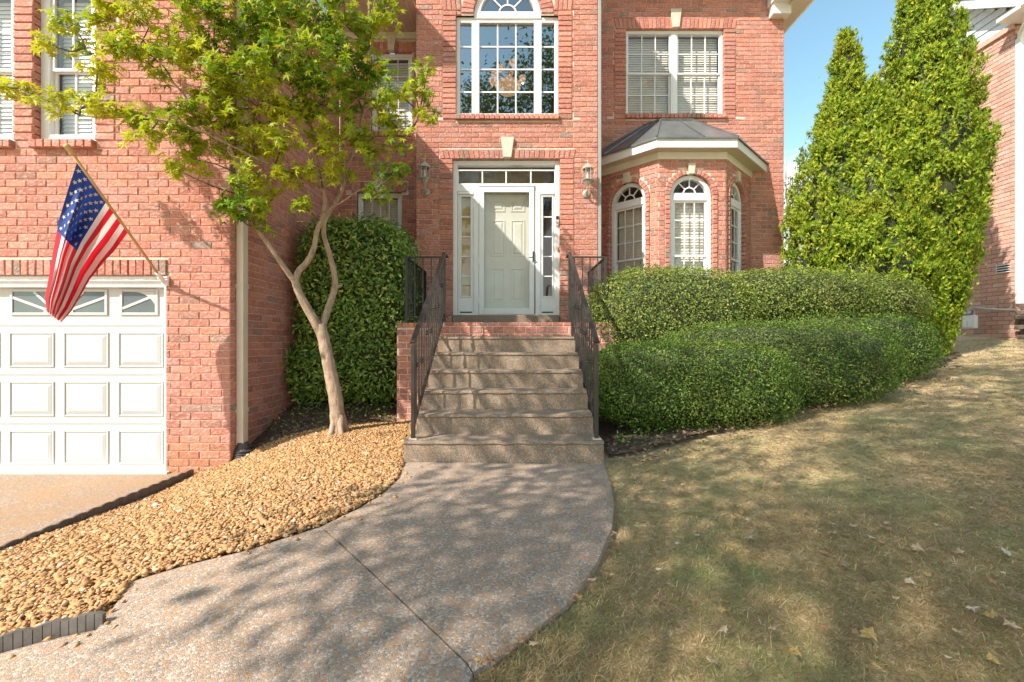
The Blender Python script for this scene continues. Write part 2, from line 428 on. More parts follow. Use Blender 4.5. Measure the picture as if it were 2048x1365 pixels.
# ------------------------------------------------------------------ the ground's shape
CP = np.array([(-1, 3.86, 0), (0.8, 3.86, 0), (0, 2.5, 0), (0, 1.4, -.02), (-1.1, 2.5, -.01), (-1.65, 1.95, -.09), (-2, 1.75, -.16), (-3.3, 3, -.36),
    (-3.3, 4.9, -.38), (-3.3, 1.0, -.40), (-6, 3, -.45), (-8, 5, -.45), (-6, 0, -.55), (-3.0, 5.0, -.26), (-3.05, 6.44, .18), (-1.96, 5.12, .0), (-1.5, 5.95, .0),
    (-2.2, 7.8, .2), (-1.2, 4.5, .0), (.9, 4.3, .03), (2, 4, .16), (4, 5.3, .38), (6.9, 7.5, .76), (9.8, 8.87, 1.13), (9.8, 10, 1.27), (5, 2, .34), (9, 3, .75),
    (3, 1, .13), (1, 1, -.03), (0, -3, -.2), (5, -5, .1), (-5, -6, -.9), (12, 0, .9), (3, 8, .5), (14, 14, 1.7), (0, 9, .3), (-8, 9, 0), (0, -12, -.9), (8, -12, -.3), (13, 8, 1.5)], dtype=float)
def _phi(r2): return np.where(r2 > 1e-12, 0.5 * r2 * np.log(np.maximum(r2, 1e-12)), 0.0)
_n = len(CP)
_A = np.zeros((_n + 3, _n + 3)); _b = np.zeros(_n + 3)
_d2 = ((CP[:, None, :2] - CP[None, :, :2]) ** 2).sum(-1)
_A[:_n, :_n] = _phi(_d2) + 0.03 * np.eye(_n)
_A[:_n, _n] = 1; _A[:_n, _n + 1:] = CP[:, :2]; _A[_n:, :_n] = _A[:_n, _n:].T; _b[:_n] = CP[:, 2]
_W = np.linalg.solve(_A, _b)
def hz(x, y):
    x = np.clip(np.asarray(x, float), -8, 14); y = np.clip(np.asarray(y, float), -12, 14)
    out = np.full(np.broadcast(x, y).shape, _W[_n]) + _W[_n + 1] * x + _W[_n + 2] * y
    for i in range(_n):
        out = out + _W[i] * _phi((x - CP[i, 0]) ** 2 + (y - CP[i, 1]) ** 2)
    return out
def h1(x, y): return float(hz(x, y))
def pg(px, py, dz=0.0):        # where a sight line meets the ground
    dx, dzr = (px - 1024) / FPX, (682 - py) / FPX
    lo = 0.3
    prev = None
    for k in range(2, 1600):
        d = k * 0.01
        g = EYE + dzr * d - (h1(dx * d, d) + dz)
        if g <= 0:
            return (dx * d, d)
    return (dx * 12, 12)
def at(px, py, d): return Vector(((px - 1024) / FPX * d, d, EYE + (682 - py) / FPX * d))

def poly_inside(poly, x, y):
    poly = np.asarray(poly); inside = np.zeros(len(x), bool); j = len(poly) - 1
    for i in range(len(poly)):
        xi, yi = poly[i]; xj, yj = poly[j]
        c = ((yi > y) != (yj > y)) & (x < (xj - xi) * (y - yi) / ((yj - yi) if abs(yj - yi) > 1e-12 else 1e-12) + xi)
        inside ^= c; j = i
    return inside
def resample(pts, n):
    p = np.asarray(pts, float); d = np.r_[0, np.cumsum(np.linalg.norm(np.diff(p, axis=0), axis=1))]
    t = np.linspace(0, d[-1], n); return np.stack([np.interp(t, d, p[:, k]) for k in range(p.shape[1])], 1)
def catmull(pts, per=6):
    p = [np.asarray(q, float) for q in pts]; p = [2 * p[0] - p[1]] + p + [2 * p[-1] - p[-2]]; out = []
    for i in range(1, len(p) - 2):
        for k in range(per):
            t = k / per; a, b, c, d = p[i - 1], p[i], p[i + 1], p[i + 2]
            out.append(0.5 * ((2 * b) + (-a + c) * t + (2 * a - 5 * b + 4 * c - d) * t * t + (-a + 3 * b - 3 * c + d) * t ** 3))
    out.append(p[-2]); return out

# lawn and terrain, one sheet to the horizon
xs = np.unique(np.concatenate([np.linspace(-90, -9, 16), np.linspace(-9, 14, 150), np.linspace(14, 120, 16)]))
ys = np.unique(np.concatenate([np.linspace(-80, -12, 14), np.linspace(-12, 14, 170), np.linspace(14, 140, 18)]))
GX, GY = np.meshgrid(xs, ys)
GZ = hz(GX, GY) - 0.045
nearlawn = (GX > 0.4) & (GY < 11)
GZ = GZ + np.where(nearlawn, 0.012 * np.sin(GX * 3.1 + 1.3 * GY) + 0.010 * np.sin(GY * 4.3 - GX), 0)
GZ = np.where(GX < -3.42, np.minimum(GZ, -0.5), GZ)
nx, ny = len(xs), len(ys)
I = np.arange(nx * ny).reshape(ny, nx)
F = np.stack([I[:-1, :-1], I[:-1, 1:], I[1:, 1:], I[1:, :-1]], -1).reshape(-1, 4)
ground = np_mesh('lawn', np.stack([GX, GY, GZ], -1).reshape(-1, 3), F, 'ground', smooth=True)
tag(ground, kind='structure')

# walkway: two slabs of exposed aggregate with a joint
L_PX = [(808, 925), (796, 955), (765, 985), (720, 1012), (640, 1050)]
R_PX = [(1208, 925), (1222, 965), (1228, 1005), (1224, 1050), (1195, 1120), (1140, 1200), (1060, 1262), (1000, 1305), (948, 1340)]
L2_PX = [(640, 1050), (500, 1096), (370, 1128), (262, 1160), (238, 1200), (205, 1252), (100, 1275), (0, 1303)]
L_A = [pg(*p) for p in L_PX]; R_A = [pg(*p) for p in R_PX]
L_B = [pg(*p) for p in L2_PX] + [(-2.6, 1.52), (-3.45, 1.3)]
R_B = [R_A[-1], (-0.22, 1.22), (-0.6, 0.85), (-1.3, 0.45), (-2.2, 0.15), (-3.45, -0.1)]
walk = tag(empty('walkway', (0, 2.4, 0)), kind='structure')
def slab(Lp, Rp, n, m, gap0=0.0, gap1=0.0):
    La, Ra = resample(Lp, n), resample(Rp, n)
    if gap0:                                   # open the joint a little
        La[0] += (La[1] - La[0]) / np.linalg.norm(La[1] - La[0]) * gap0; Ra[0] += (Ra[1] - Ra[0]) / np.linalg.norm(Ra[1] - Ra[0]) * gap0
    t = np.linspace(0, 1, m)
    g = La[:, None, :] * (1 - t)[None, :, None] + Ra[:, None, :] * t[None, :, None]
    z = hz(g[..., 0], g[..., 1])
    edge = np.minimum(np.minimum(t, 1 - t)[None, :] * 1.4 / 0.03, 1.0) * np.ones((n, 1))
    z = z - 0.012 * (1 - np.clip(edge, 0, 1)) ** 2
    top = np.concatenate([g, z[..., None]], -1).reshape(-1, 3)
    Ix = np.arange(n * m).reshape(n, m)
    F = [tuple(r) for r in np.stack([Ix[:-1, :-1], Ix[1:, :-1], Ix[1:, 1:], Ix[:-1, 1:]], -1).reshape(-1, 4)]
    rim = list(Ix[:, 0]) + list(Ix[-1, 1:]) + list(Ix[::-1, -1][1:]) + list(Ix[0, ::-1][1:-1])
    V = [tuple(p) for p in top]; b = len(V)
    V += [(V[i][0], V[i][1], V[i][2] - 0.16) for i in rim]
    k = len(rim)
    F += [(rim[i], b + i, b + (i + 1) % k, rim[(i + 1) % k]) for i in range(k)]
    mb = MB(); mb.v = V; mb.f = F
    return mb.build('slab', 'walk', walk)
slab(L_A, R_A, 60, 40)
slab(L_B, R_B, 70, 40, gap0=0.009)

drive = MB(); drive.box(-9.5, -3.44, -6, 5.02, -0.56, -0.405)
tag(drive.build('driveway', 'drive'), kind='structure')
apron = MB(); apron.box(-9.4, -3.72, 4.90, 5.2, -0.5, -0.385)
tag(apron.build('garage_apron', 'cream'), kind='structure')

# ------------------------------------------------------------------ the brick house
house = empty('brick_house', (0, 7.5, 0))
tag(house, 'two storey red brick house with white front door, bay window and garage', 'house')
CO, BL = 0.0845, 0.222           # course height and brick length with joint
GY_, TY, RY, EY = 4.95, 7.52, 8.86, 8.10

w_gar = Wall(0, GY_)             # garage front
w_ret = Wall(-3.065, GY_, 0, 1)  # its side towards the steps (u = y - 4.95)
w_rec = Wall(0, EY)              # recessed wall behind the shrub
w_tow = Wall(0, TY)              # entrance tower
w_tl = Wall(-1.587, EY, 0, -1)   # tower's left side (faces left)
w_tr = Wall(1.42, TY, 0, 1)      # tower's right side
w_rt = Wall(0, RY)               # wall behind the bay
w_re = Wall(5.30, RY, 0, 1)      # right end of the house
BC = [(1.628, 8.86), (2.548, 7.94), (3.735, 7.94), (4.655, 8.86)]
w_b0 = Wall(*BC[0], BC[1][0] - BC[0][0], BC[1][1] - BC[0][1])
w_b1 = Wall(*BC[1], 1, 0)
w_b2 = Wall(*BC[2], BC[3][0] - BC[2][0], BC[3][1] - BC[2][1])
BAYL = math.hypot(BC[1][0] - BC[0][0], BC[1][1] - BC[0][1]); BAYF = BC[2][0] - BC[1][0]

def lay(W, u0, u1, z0, z1, phase=0.0, co=CO, bl=BL):
    k0 = math.floor(z0 / co)
    for k in range(k0, math.ceil(z1 / co)):
        za, zb = max(z0, k * co), min(z1, (k + 1) * co)
        if zb - za < 0.02: continue
        ex = []
        for h in W.holes:
            if h[0] == 'r':
                _, a, b, c, d = h
                ov = min(zb, d) - max(za, c)
                if ov > 0.6 * (zb - za): ex.append((a, b))
            else:
                _, uc, r, zs, zc0 = h
                if zb > zc0 and za < zs: ex.append((uc - r, uc + r))
                elif za >= zs - 1e-6 and za < zs + r:
                    hw = math.sqrt(max(0, r * r - (za - zs) ** 2)); ex.append((uc - hw, uc + hw))
        ex.sort(); segs = []; cur = u0
        for a, b in ex:
            if a > cur: segs.append((cur, min(a, u1)))
            cur = max(cur, b)
        if cur < u1: segs.append((cur, u1))
        off = phase + (0.5 * bl if k % 2 else 0.0) + 0.012 * math.sin(k * 12.9)
        for a, b in segs:
            i = math.floor((a - off) / bl)
            while True:
                s_, e_ = off + i * bl, off + (i + 1) * bl; i += 1
                if s_ >= b - 0.005: break
                s_, e_ = max(s_, a), min(e_, b)
                if e_ - s_ < 0.03: continue
                q0, q1 = za, zb
                for h in W.holes:
                    if h[0] == 'r' and h[1] < e_ - 0.01 and h[2] > s_ + 0.01 and h[3] < q1 and h[4] > q0:
                        if h[3] - q0 > q1 - h[4]: q1 = h[3]
                        else: q0 = h[4]
                if q1 - q0 < 0.02: continue
                j = 0.0045
                W.quads.append(((s_ + j, q0 + j), (e_ - j, q0 + j), (e_ - j, q1 - j), (s_ + j, q1 - j), -0.012, 0.0))
def stack(W, u0, u1, z0, z1, back=-0.09, front=0.012, co=CO):
    n = max(1, round((z1 - z0) / co)); h = (z1 - z0) / n
    for i in range(n):
        a, b = z0 + i * h, z0 + (i + 1) * h; dj = random.uniform(-.003, .003)
        W.quads.append(((u0 + dj, a + .006), (u1 + dj, a + .006), (u1 + dj, b - .007), (u0 + dj, b - .007), back, front + random.uniform(-.004, .004)))
    W.holes.append(('r', u0 - .004, u1 + .004, z0, z1))
def soldiers(W, u0, u1, z0, z1, key=None, fan=0.10, pitch=0.083, back=-0.09, front=0.012):
    n = round((u1 - u0) / pitch); uc = (u0 + u1) / 2; p = (u1 - u0) / n
    for i in range(n):
        a, b = u0 + i * p, u0 + (i + 1) * p
        if key and a > key[0] - 0.02 and b < key[1] + 0.02: continue
        sk = fan * ((a + b) / 2 - uc) * (z1 - z0)
        W.quads.append(((a + .005 - sk, z0), (b - .006 - sk, z0), (b - .006 + sk, z1), (a + .005 + sk, z1), back, front + random.uniform(-.003, .003)))
    W.holes.append(('r', u0, u1, z0 - .002, z1))
def arch_ring(W, uc, zs, r0, r1, n, key=True, back=-0.09, front=0.014, a0=0.0, a1=math.pi):
    for i in range(n):
        g0, g1 = a0 + (a1 - a0) * (i + 0.06) / n, a0 + (a1 - a0) * (i + 0.94) / n
        if key and abs((g0 + g1) / 2 - math.pi / 2) < 0.17: continue
        c = lambda r, g: (uc + r * math.cos(g), zs + r * math.sin(g))
        W.quads.append((c(r0, g1), c(r0, g0), c(r1, g0), c(r1, g1), back, front + random.uniform(-.003, .003)))
def rowlock_sill(W, u0, u1, z0, z1, back=-0.09, front=0.055):
    n = round((u1 - u0) / 0.083); p = (u1 - u0) / n
    for i in range(n):
        a = u0 + i * p
        W.quads.append(((a + .004, z0), (a + p - .005, z0), (a + p - .005, z1), (a + .004, z1), back, front + random.uniform(-.004, .004)))
    W.holes.append(('r', u0, u1, z0, z1))
def keystone(W, uc, z0, z1, wb, wt, front=0.045):
    mb = MB(); W.hexq(mb, [(uc - wb, z0), (uc + wb, z0), (uc + wt, z1), (uc - wt, z1)], -0.06, front)
    return bevel(mb.build('keystone', 'stone', house), 0.008)

# ---- garage front
G = lambda px: (px - 1024) / 184.0
GZf = lambda py: EYE + (682 - py) / 184.0
gd_l, gd_r, gd_t, gd_b = -8.65, G(330), GZf(551), -0.40
w_gar.holes += [('r', gd_l, gd_r, -1.0, gd_t)]
soldiers(w_gar, gd_l - 0.2, G(334), gd_t + 0.004, gd_t + 0.172, fan=0.0)
gwins = [(G(80) - 1.03 - 0.06, G(30)), (G(66), G(190))]
gwins = [(G(-95), G(27)), (G(66), G(190))]
gz0, gz1 = GZf(281), 5.0
for a, b in gwins: w_gar.holes.append(('r', a, b, gz0, gz1))
rowlock_sill(w_gar, gwins[1][0] - 0.01, G(192), GZf(297), gz0 - 0.004)
rowlock_sill(w_gar, gwins[0][0] - 0.2, G(29), GZf(297), gz0 - 0.004)
stack(w_gar, gwins[0][1], gwins[1][0], gz0, gz1)
stack(w_gar, G(190), G(190) + 0.21, gz0, gz1)
stack(w_gar, gwins[0][0] - 0.21, gwins[0][0], gz0, gz1)
soldiers(w_gar, gwins[0][0] - 0.25, G(190) + 0.25, gz1, gz1 + 0.2, fan=0.0)
lay(w_gar, -9.3, -3.065, -0.42, 5.62, 0.05)
lay(w_ret, 0.0, EY - GY_, -0.42, 5.62, 0.10)
# ---- recess
RC = lambda px: (px - 1024) / 910 * EY
RZ = lambda py: EYE + (682 - py) / 910 * EY
rw = [(RC(714), RC(803), 2.0, RZ(384)), (RC(742), RC(824), 4.75, RZ(104))]
for i, (a, b, c, d) in enumerate(rw):
    w_rec.holes.append(('r', a, b, c, d)); rowlock_sill(w_rec, a - .02, b + .02 if i == 0 else b, c - 0.085, c - .003)
    soldiers(w_rec, a - 0.10, min(b + 0.10, -1.65), d, d + 0.18, key=((a + b) / 2 - .07, (a + b) / 2 + .07))
    keystone(w_rec, (a + b) / 2, d + 0.01, d + 0.34, 0.055, 0.095)
lay(w_rec, -3.065, -1.587, 0.0, 6.35, 0.03)
# ---- tower
T = lambda px: (px - 1024) / 121.0
TZ = lambda py: EYE + (682 - py) / 121.0
tw = (T(912), T(1117), TZ(230), TZ(30)); twc = T(1015); twr = 0.56
w_tow.holes += [('r', *tw), ('a', twc, twr + 0.20, tw[3] + 0.03, tw[3] - 0.01)]
stack(w_tow, tw[0] - 0.22, tw[0], tw[2] - 0.07, tw[3] + 0.07)
stack(w_tow, tw[1], tw[1] + 0.22, tw[2] - 0.07, tw[3] + 0.07)
rowlock_sill(w_tow, tw[0] - 0.006, tw[1] + 0.006, tw[2] - 0.085, tw[2] - 0.004)
arch_ring(w_tow, twc, tw[3] + 0.03, twr, twr + 0.20, 26, False)
for a, b in ((tw[0] - 0.22, twc - twr - 0.203), (twc + twr + 0.203, tw[1] + 0.22)):
    n = 4; p = (b - a) / n
    for i in range(n):
        w_tow.quads.append(((a + i * p + .005, tw[3] + .075), (a + (i + 1) * p - .006, tw[3] + .075), (a + (i + 1) * p - .006 + .02 * math.copysign(1, a), tw[3] + .32), (a + i * p + .005 + .02 * math.copysign(1, a), tw[3] + .32), -.09, .012))
    w_tow.holes.append(('r', a, b, tw[3] + .07, tw[3] + .325))
dr = (T(905), T(1120), 1.27, TZ(318))
w_tow.holes.append(('r', *dr))
keystone(w_tow, T(1015), dr[3] + 0.015, TZ(276), 0.065, 0.11)
soldiers(w_tow, T(878), T(1150), dr[3] + 0.006, TZ(299), key=(T(1015) - .085, T(1015) + .085))
stack(w_tow, T(879), dr[0], 1.27, dr[3]); stack(w_tow, dr[1], T(1147), 1.27, dr[3])
lay(w_tow, -1.587, 1.42, 0.0, 8.2, 0.13)
lay(w_tl, 0.0, EY - TY, 0.0, 8.2, 0.0); lay(w_tr, 0.0, RY - TY, 0.0, 8.2, 0.0)
# ---- right wall
S = lambda px: (px - 1024) / 102.7
SZ = lambda py: EYE + (682 - py) / 102.7
sw = (S(1252), S(1448), SZ(229), SZ(58))
w_rt.holes.append(('r', *sw))
stack(w_rt, sw[0] - 0.22, sw[0], sw[2] - 0.08, sw[3]); stack(w_rt, sw[1], sw[1] + 0.22, sw[2] - 0.08, sw[3])
rowlock_sill(w_rt, sw[0] - 0.005, sw[1] + 0.03, sw[2] - 0.085, sw[2] - 0.004)
soldiers(w_rt, sw[0] - 0.22, sw[1] + 0.24, sw[3] + 0.004, sw[3] + 0.20, key=(S(1351) - .1, S(1351) + .1))
keystone(w_rt, S(1351), sw[3] + 0.012, SZ(20), 0.065, 0.11)
w_rt.holes.append(('r', 1.70, 4.58, -1, 4.30))
lay(w_rt, 1.42, 5.30, 0.0, 7.95, 0.19)
lay(w_re, 0.0, 2.4, 0.3, 7.95, 0.0)
# ---- bay
BZ0, BZS, BR = 1.55, 3.575, 0.372
bays = [(w_b0, BAYL, 0.69), (w_b1, BAYF, (S(0) * 0 + 0.58)), (w_b2, BAYL, 0.56)]
for W, ln, uc in bays:
    W.holes += [('a', uc, BR + 0.085, BZS, BZS - 0.02), ('r', uc - BR - .085, uc + BR + .085, BZ0 - 0.1, BZS)]
    stack(W, uc - BR - 0.08, uc - BR, BZ0, BZS, front=0.022); stack(W, uc + BR, uc + BR + 0.08, BZ0, BZS, front=0.022)
    arch_ring(W, uc, BZS, BR, BR + 0.085, 19, True, front=0.022)
    rowlock_sill(W, uc - BR - .08, uc + BR + .08, BZ0 - 0.09, BZ0 - .004)
    keystone(W, uc, BZS + BR - 0.01, BZS + BR + 0.175, 0.042, 0.068)
    lay(W, 0.0, ln, 0.2, 4.21, 0.02)

# ---- bricks: the largest in view are objects, the rest joined wall by wall
def backing(W, u0, u1, z0, z1, name):
    mb = MB()
    us = sorted(set([u0, u1] + [min(max(x, u0), u1) for h in W.rects for x in h[:2]]))
    zs = sorted(set([z0, z1] + [min(max(x, z0), z1) for h in W.rects for x in h[2:]]))
    for a, b in zip(us[:-1], us[1:]):
        for c, d in zip(zs[:-1], zs[1:]):
            um, zm = (a + b) / 2, (c + d) / 2
            if b - a < 1e-6 or d - c < 1e-6 or any(h[0] < um < h[1] and h[2] < zm < h[3] for h in W.rects): continue
            P = W.P; mb.add([P(a, -.010, c), P(b, -.010, c), P(b, -.010, d), P(a, -.010, d)], [(0, 1, 2, 3)])
    for uc, r, zs_ in W.arcs:             # spandrels beside an arch
        n = 16
        for sgn in (-1, 1):
            for i in range(n):
                g0, g1 = math.pi / 2 * i / n, math.pi / 2 * (i + 1) / n
                q = [(uc + sgn * r * math.cos(g0), zs_ + r * math.sin(g0)), (uc + sgn * r * math.cos(g1), zs_ + r * math.sin(g1)),
                     (uc + sgn * r * math.cos(g1), zs_ + r), (uc + sgn * r * math.cos(g0), zs_ + r)]
                mb.add([W.P(u, -.010, z) for u, z in q], [(0, 1, 2, 3)])
    return mb.build(name, 'mortar', house)
for W in (w_gar, w_ret, w_rec, w_tow, w_tl, w_tr, w_rt, w_re, w_b0, w_b1, w_b2): W.rects, W.arcs = [], []
w_gar.rects = [(gd_l, gd_r, -1, gd_t)] + [(a, b, gz0, gz1) for a, b in gwins]
w_rec.rects = list(rw)
w_tow.rects = [tw, dr, (twc - twr, twc + twr, tw[3] - .001, tw[3] + 0.03 + twr)]; w_tow.arcs = [(twc, twr, tw[3] + 0.03)]
w_rt.rects = [sw, (1.70, 4.58, -1, 4.30)]
for W, ln, uc in bays:
    W.rects = [(uc - BR, uc + BR, BZ0, BZS + BR)]; W.arcs = [(uc, BR, BZS)]
parts = [(w_gar, -9.3, -3.067, -.45, 5.62, 'garage_wall'), (w_ret, 0.002, EY - GY_, -.45, 5.62, 'garage_side_wall'), (w_rec, -3.065, -1.58, -.2, 6.5, 'recessed_wall'),
         (w_tow, -1.585, 1.418, -.2, 8.2, 'entrance_wall'), (w_tl, 0, EY - TY - .002, -.2, 8.2, 'entrance_side_wall'), (w_tr, .002, RY - TY, -.2, 8.2, 'entrance_side_wall'),
         (w_rt, 1.42, 5.298, 0, 7.95, 'front_wall'), (w_re, .002, 2.4, 0, 7.95, 'end_wall'),
         (w_b0, 0, BAYL, .2, 4.21, 'bay_wall'), (w_b1, 0, BAYF, .2, 4.21, 'bay_wall'), (w_b2, 0, BAYL, .2, 4.21, 'bay_wall')]
walls = [(p[0], backing(*p)) for p in parts]
def quad_verts(W, q):
    P = W.P; pts = q[:4]; wb, wf = q[4], q[5]
    cu = sum(p[0] for p in pts) / 4; cz = sum(p[1] for p in pts) / 4
    mh = min(abs(pts[1][0] - pts[0][0]) + abs(pts[1][1] - pts[0][1]), abs(pts[3][0] - pts[0][0]) + abs(pts[3][1] - pts[0][1]))
    ins = 0.006
    back = [P(u, wb, z) for u, z in pts]; rim = [P(u, wf - .005, z) for u, z in pts]
    inn = []
    for u, z in pts:
        du, dz = cu - u, cz - z
        inn.append(P(u + math.copysign(min(ins, abs(du) * .5), du), wf + random.uniform(-.003, .002), z + math.copysign(min(ins, abs(dz) * .5), dz)))
    return back + rim + inn
QF = [(0, 1, 5, 4), (1, 2, 6, 5), (2, 3, 7, 6), (3, 0, 4, 7), (4, 5, 9, 8), (5, 6, 10, 9), (6, 7, 11, 10), (7, 4, 8, 11), (8, 9, 10, 11)]
cand = []
for wi, (W, wo) in enumerate(walls):
    for qi, q in enumerate(W.quads):
        cu = sum(p[0] for p in q[:4]) / 4; cz = sum(p[1] for p in q[:4]) / 4
        x, y, z = W.P(cu, 0, cz); px, py = 1024 + 910 * x / y, 682 - 910 * (z - EYE) / y
        if not (10 < px < 2040 and 8 < py < 1350): continue
        facing = max(0.0, -(W.n[0] * x + W.n[1] * y) / math.hypot(x, y))
        ar = abs(q[1][0] - q[0][0]) * abs(q[2][1] - q[1][1]) * facing / (y * y)
        cand.append((ar, wi, qi))
cand.sort(reverse=True)
chosen = set((a, b) for _, a, b in cand[:300])
unit = []
for k in range(8):                      # shared meshes: x = length, y = out of the wall, z = height
    mb = MB(); d = [random.uniform(-.0035, .002) for _ in range(4)]
    c = [(-.5, -.5), (.5, -.5), (.5, .5), (-.5, .5)]
    mb.add([(u, 0.03, z) for u, z in c] + [(u, .005, z) for u, z in c] + [(u * .945, -dd, z * .86) for (u, z), dd in zip(c, d)],  QF)
    me = bpy.data.meshes.new('brick'); me.from_pydata(mb.v, [], mb.f); me.materials.append(M['brick']); unit.append(me)
for wi, (W, wo) in enumerate(walls):
    V, Fq = [], []
    ang = math.atan2(W.u[1], W.u[0])
    for qi, q in enumerate(W.quads):
        rect = abs(q[0][0] - q[3][0]) < 1e-4 and abs(q[0][1] - q[1][1]) < 1e-4
        if (wi, qi) in chosen:
            if rect:
                o = bpy.data.objects.new('brick', random.choice(unit)); COL.objects.link(o)
                cu, cz = (q[0][0] + q[1][0]) / 2, (q[0][1] + q[3][1]) / 2
                o.location = W.P(cu, q[5], cz); o.rotation_euler = (0, 0, ang)
                o.scale = (q[1][0] - q[0][0], max(1.0, (q[5] - q[4]) / .03), q[3][1] - q[0][1]); o.parent = wo
            else:
                mb = MB(); mb.add(quad_verts(W, q), QF); mb.build('brick', 'brick', wo)
        else:
            b = len(V); V += quad_verts(W, q); Fq += [tuple(i + b for i in f) for f in QF]
    if V:
        o = np_mesh('brick_courses', V, Fq, 'brick', wo); o['kind'] = 'stuff'

# ---- windows
def room(W, u0, u1, z0, z1, w0=-0.35, depth=1.6, mat='room'):
    mb = MB(); P = W.P; a, b, c, d = u0 - .15, u1 + .15, z0 - .15, z1 + .15; w1 = w0 - depth
    mb.add([P(a, w0, c), P(b, w0, c), P(b, w0, d), P(a, w0, d), P(a, w1, c), P(b, w1, c), P(b, w1, d), P(a, w1, d)],
           [(4, 5, 6, 7), (0, 4, 7, 3), (1, 2, 6, 5), (3, 7, 6, 2), (0, 1, 5, 4)])
    # reveal lining between the frame and the room
    return mb.build('room_behind_window', mat, house)
def frame_rect(W, mb, u0, u1, z0, z1, t, w0, w1, tb=None):
    tb = t if tb is None else tb
    W.box(mb, u0, u0 + t, w0, w1, z0, z1); W.box(mb, u1 - t, u1, w0, w1, z0, z1)
    W.box(mb, u0 + t, u1 - t, w0, w1 - .001, z1 - t, z1); W.box(mb, u0 + t, u1 - t, w0, w1 - .001, z0, z0 + tb)
def pane(W, u0, u1, z0, z1, w, parent, mat='glass'):
    mb = MB(); W.box(mb, u0, u1, w - .004, w, z0, z1); return mb.build('pane', mat, parent)
def muntins(W, u0, u1, z0, z1, w, cols, rows, t, parent, d=0.012):
    for i in range(1, cols):
        mb = MB(); c = u0 + (u1 - u0) * i / cols; W.box(mb, c - t / 2, c + t / 2, w - d, w, z0, z1); mb.build('muntin', 'white', parent)
    for i in range(1, rows):
        mb = MB(); c = z0 + (z1 - z0) * i / rows; W.box(mb, u0, u1, w - d - .001, w - .002, c - t / 2, c + t / 2); mb.build('muntin', 'white', parent)
def slats(W, u0, u1, z0, z1, w, parent, mat='blind', pitch=0.046, tilt=0.023):
    mb = MB(); P = W.P; uc = (u0 + u1) / 2; hl = (u1 - u0) / 2
    ang = math.atan2(W.u[1], W.u[0]); h = 0.0012
    pr = [(-.008, -tilt), (.001, 0), (.008, tilt)]          # (y: + is inwards, z)
    v = []
    for x in (-hl, hl):
        v += [(x, y, z + h) for y, z in pr] + [(x, y, z - h) for y, z in pr]
    mb.add(v, [(0, 1, 7, 6), (1, 2, 8, 7), (4, 3, 9, 10), (5, 4, 10, 11), (3, 0, 6, 9), (2, 5, 11, 8), (0, 3, 4, 1), (1, 4, 5, 2), (6, 7, 10, 9), (7, 8, 11, 10)])
    me = bpy.data.meshes.new('slat'); me.from_pydata(mb.v, [], mb.f); me.materials.append(M[mat])
    k = int((z1 - z0) / pitch)
    for i in range(k):
        o = bpy.data.objects.new('slat', me); COL.objects.link(o); o.parent = parent
        o.location = P(uc, w, z1 - (i + .5) * pitch); o.rotation_euler = (0, random.uniform(-.0015, .0015), ang)
def double_hung(W, u0, u1, z0, z1, rec=0.07, fr=0.045, cols=3, rows=2, split=0.5, blind='blind', mt=0.016, lower_cols=None, sashw=0.035):
    mb = MB(); frame_rect(W, mb, u0, u1, z0, z1, fr, -rec - .09, -rec)
    win = bevel(mb.build('window', 'white', house), .004)
    a, b, c, d = u0 + fr, u1 - fr, z0 + fr * .6, z1 - fr; zm = c + (d - c) * split
    for (s0, s1, w) in ((zm, d, -rec - .018), (c, zm + .03, -rec - .05)):
        mb = MB(); frame_rect(W, mb, a, b, s0, s1, sashw, w - .028, w); bevel(mb.build('sash', 'white', win), .003)
        muntins(W, a + sashw, b - sashw, s0 + sashw, s1 - sashw, w - .006, cols, rows, mt, win)
        pane(W, a + sashw - .004, b - sashw + .004, s0 + sashw - .004, s1 - sashw + .004, w - .020, win)
    if blind:
        slats(W, a + .01, b - .01, c + .01, d - .02, -rec - .15, win, blind)
    return win
for a, b in gwins:
    double_hung(w_gar, a, b, gz0, gz1, 0.075, 0.10, 2, 2, 0.46, 'blind_white', 0.02); room(w_gar, a, b, gz0, gz1)
for i, (a, b, c, d) in enumerate(rw):
    double_hung(w_rec, a, b, c, d, 0.06, 0.05, 4 if i == 0 else 3, 2, 0.5, 'blind', 0.014); room(w_rec, a, b, c, d)
for a, b in ((sw[0], (sw[0] + sw[1]) / 2 - .025), ((sw[0] + sw[1]) / 2 + .025, sw[1])):
    double_hung(w_rt, a, b, sw[2], sw[3], 0.06, 0.035, 3, 2, 0.5, 'blind', 0.02, sashw=0.03)
mb = MB(); w_rt.box(mb, (sw[0] + sw[1]) / 2 - .027, (sw[0] + sw[1]) / 2 + .027, -.14, -.055, sw[2], sw[3]); w_rt.box(mb, sw[0], sw[1], -.15, -.05, sw[3] - .06, sw[3] + .0); mb.build('window_mullion', 'white', house)
room(w_rt, sw[0], sw[1], sw[2], sw[3])

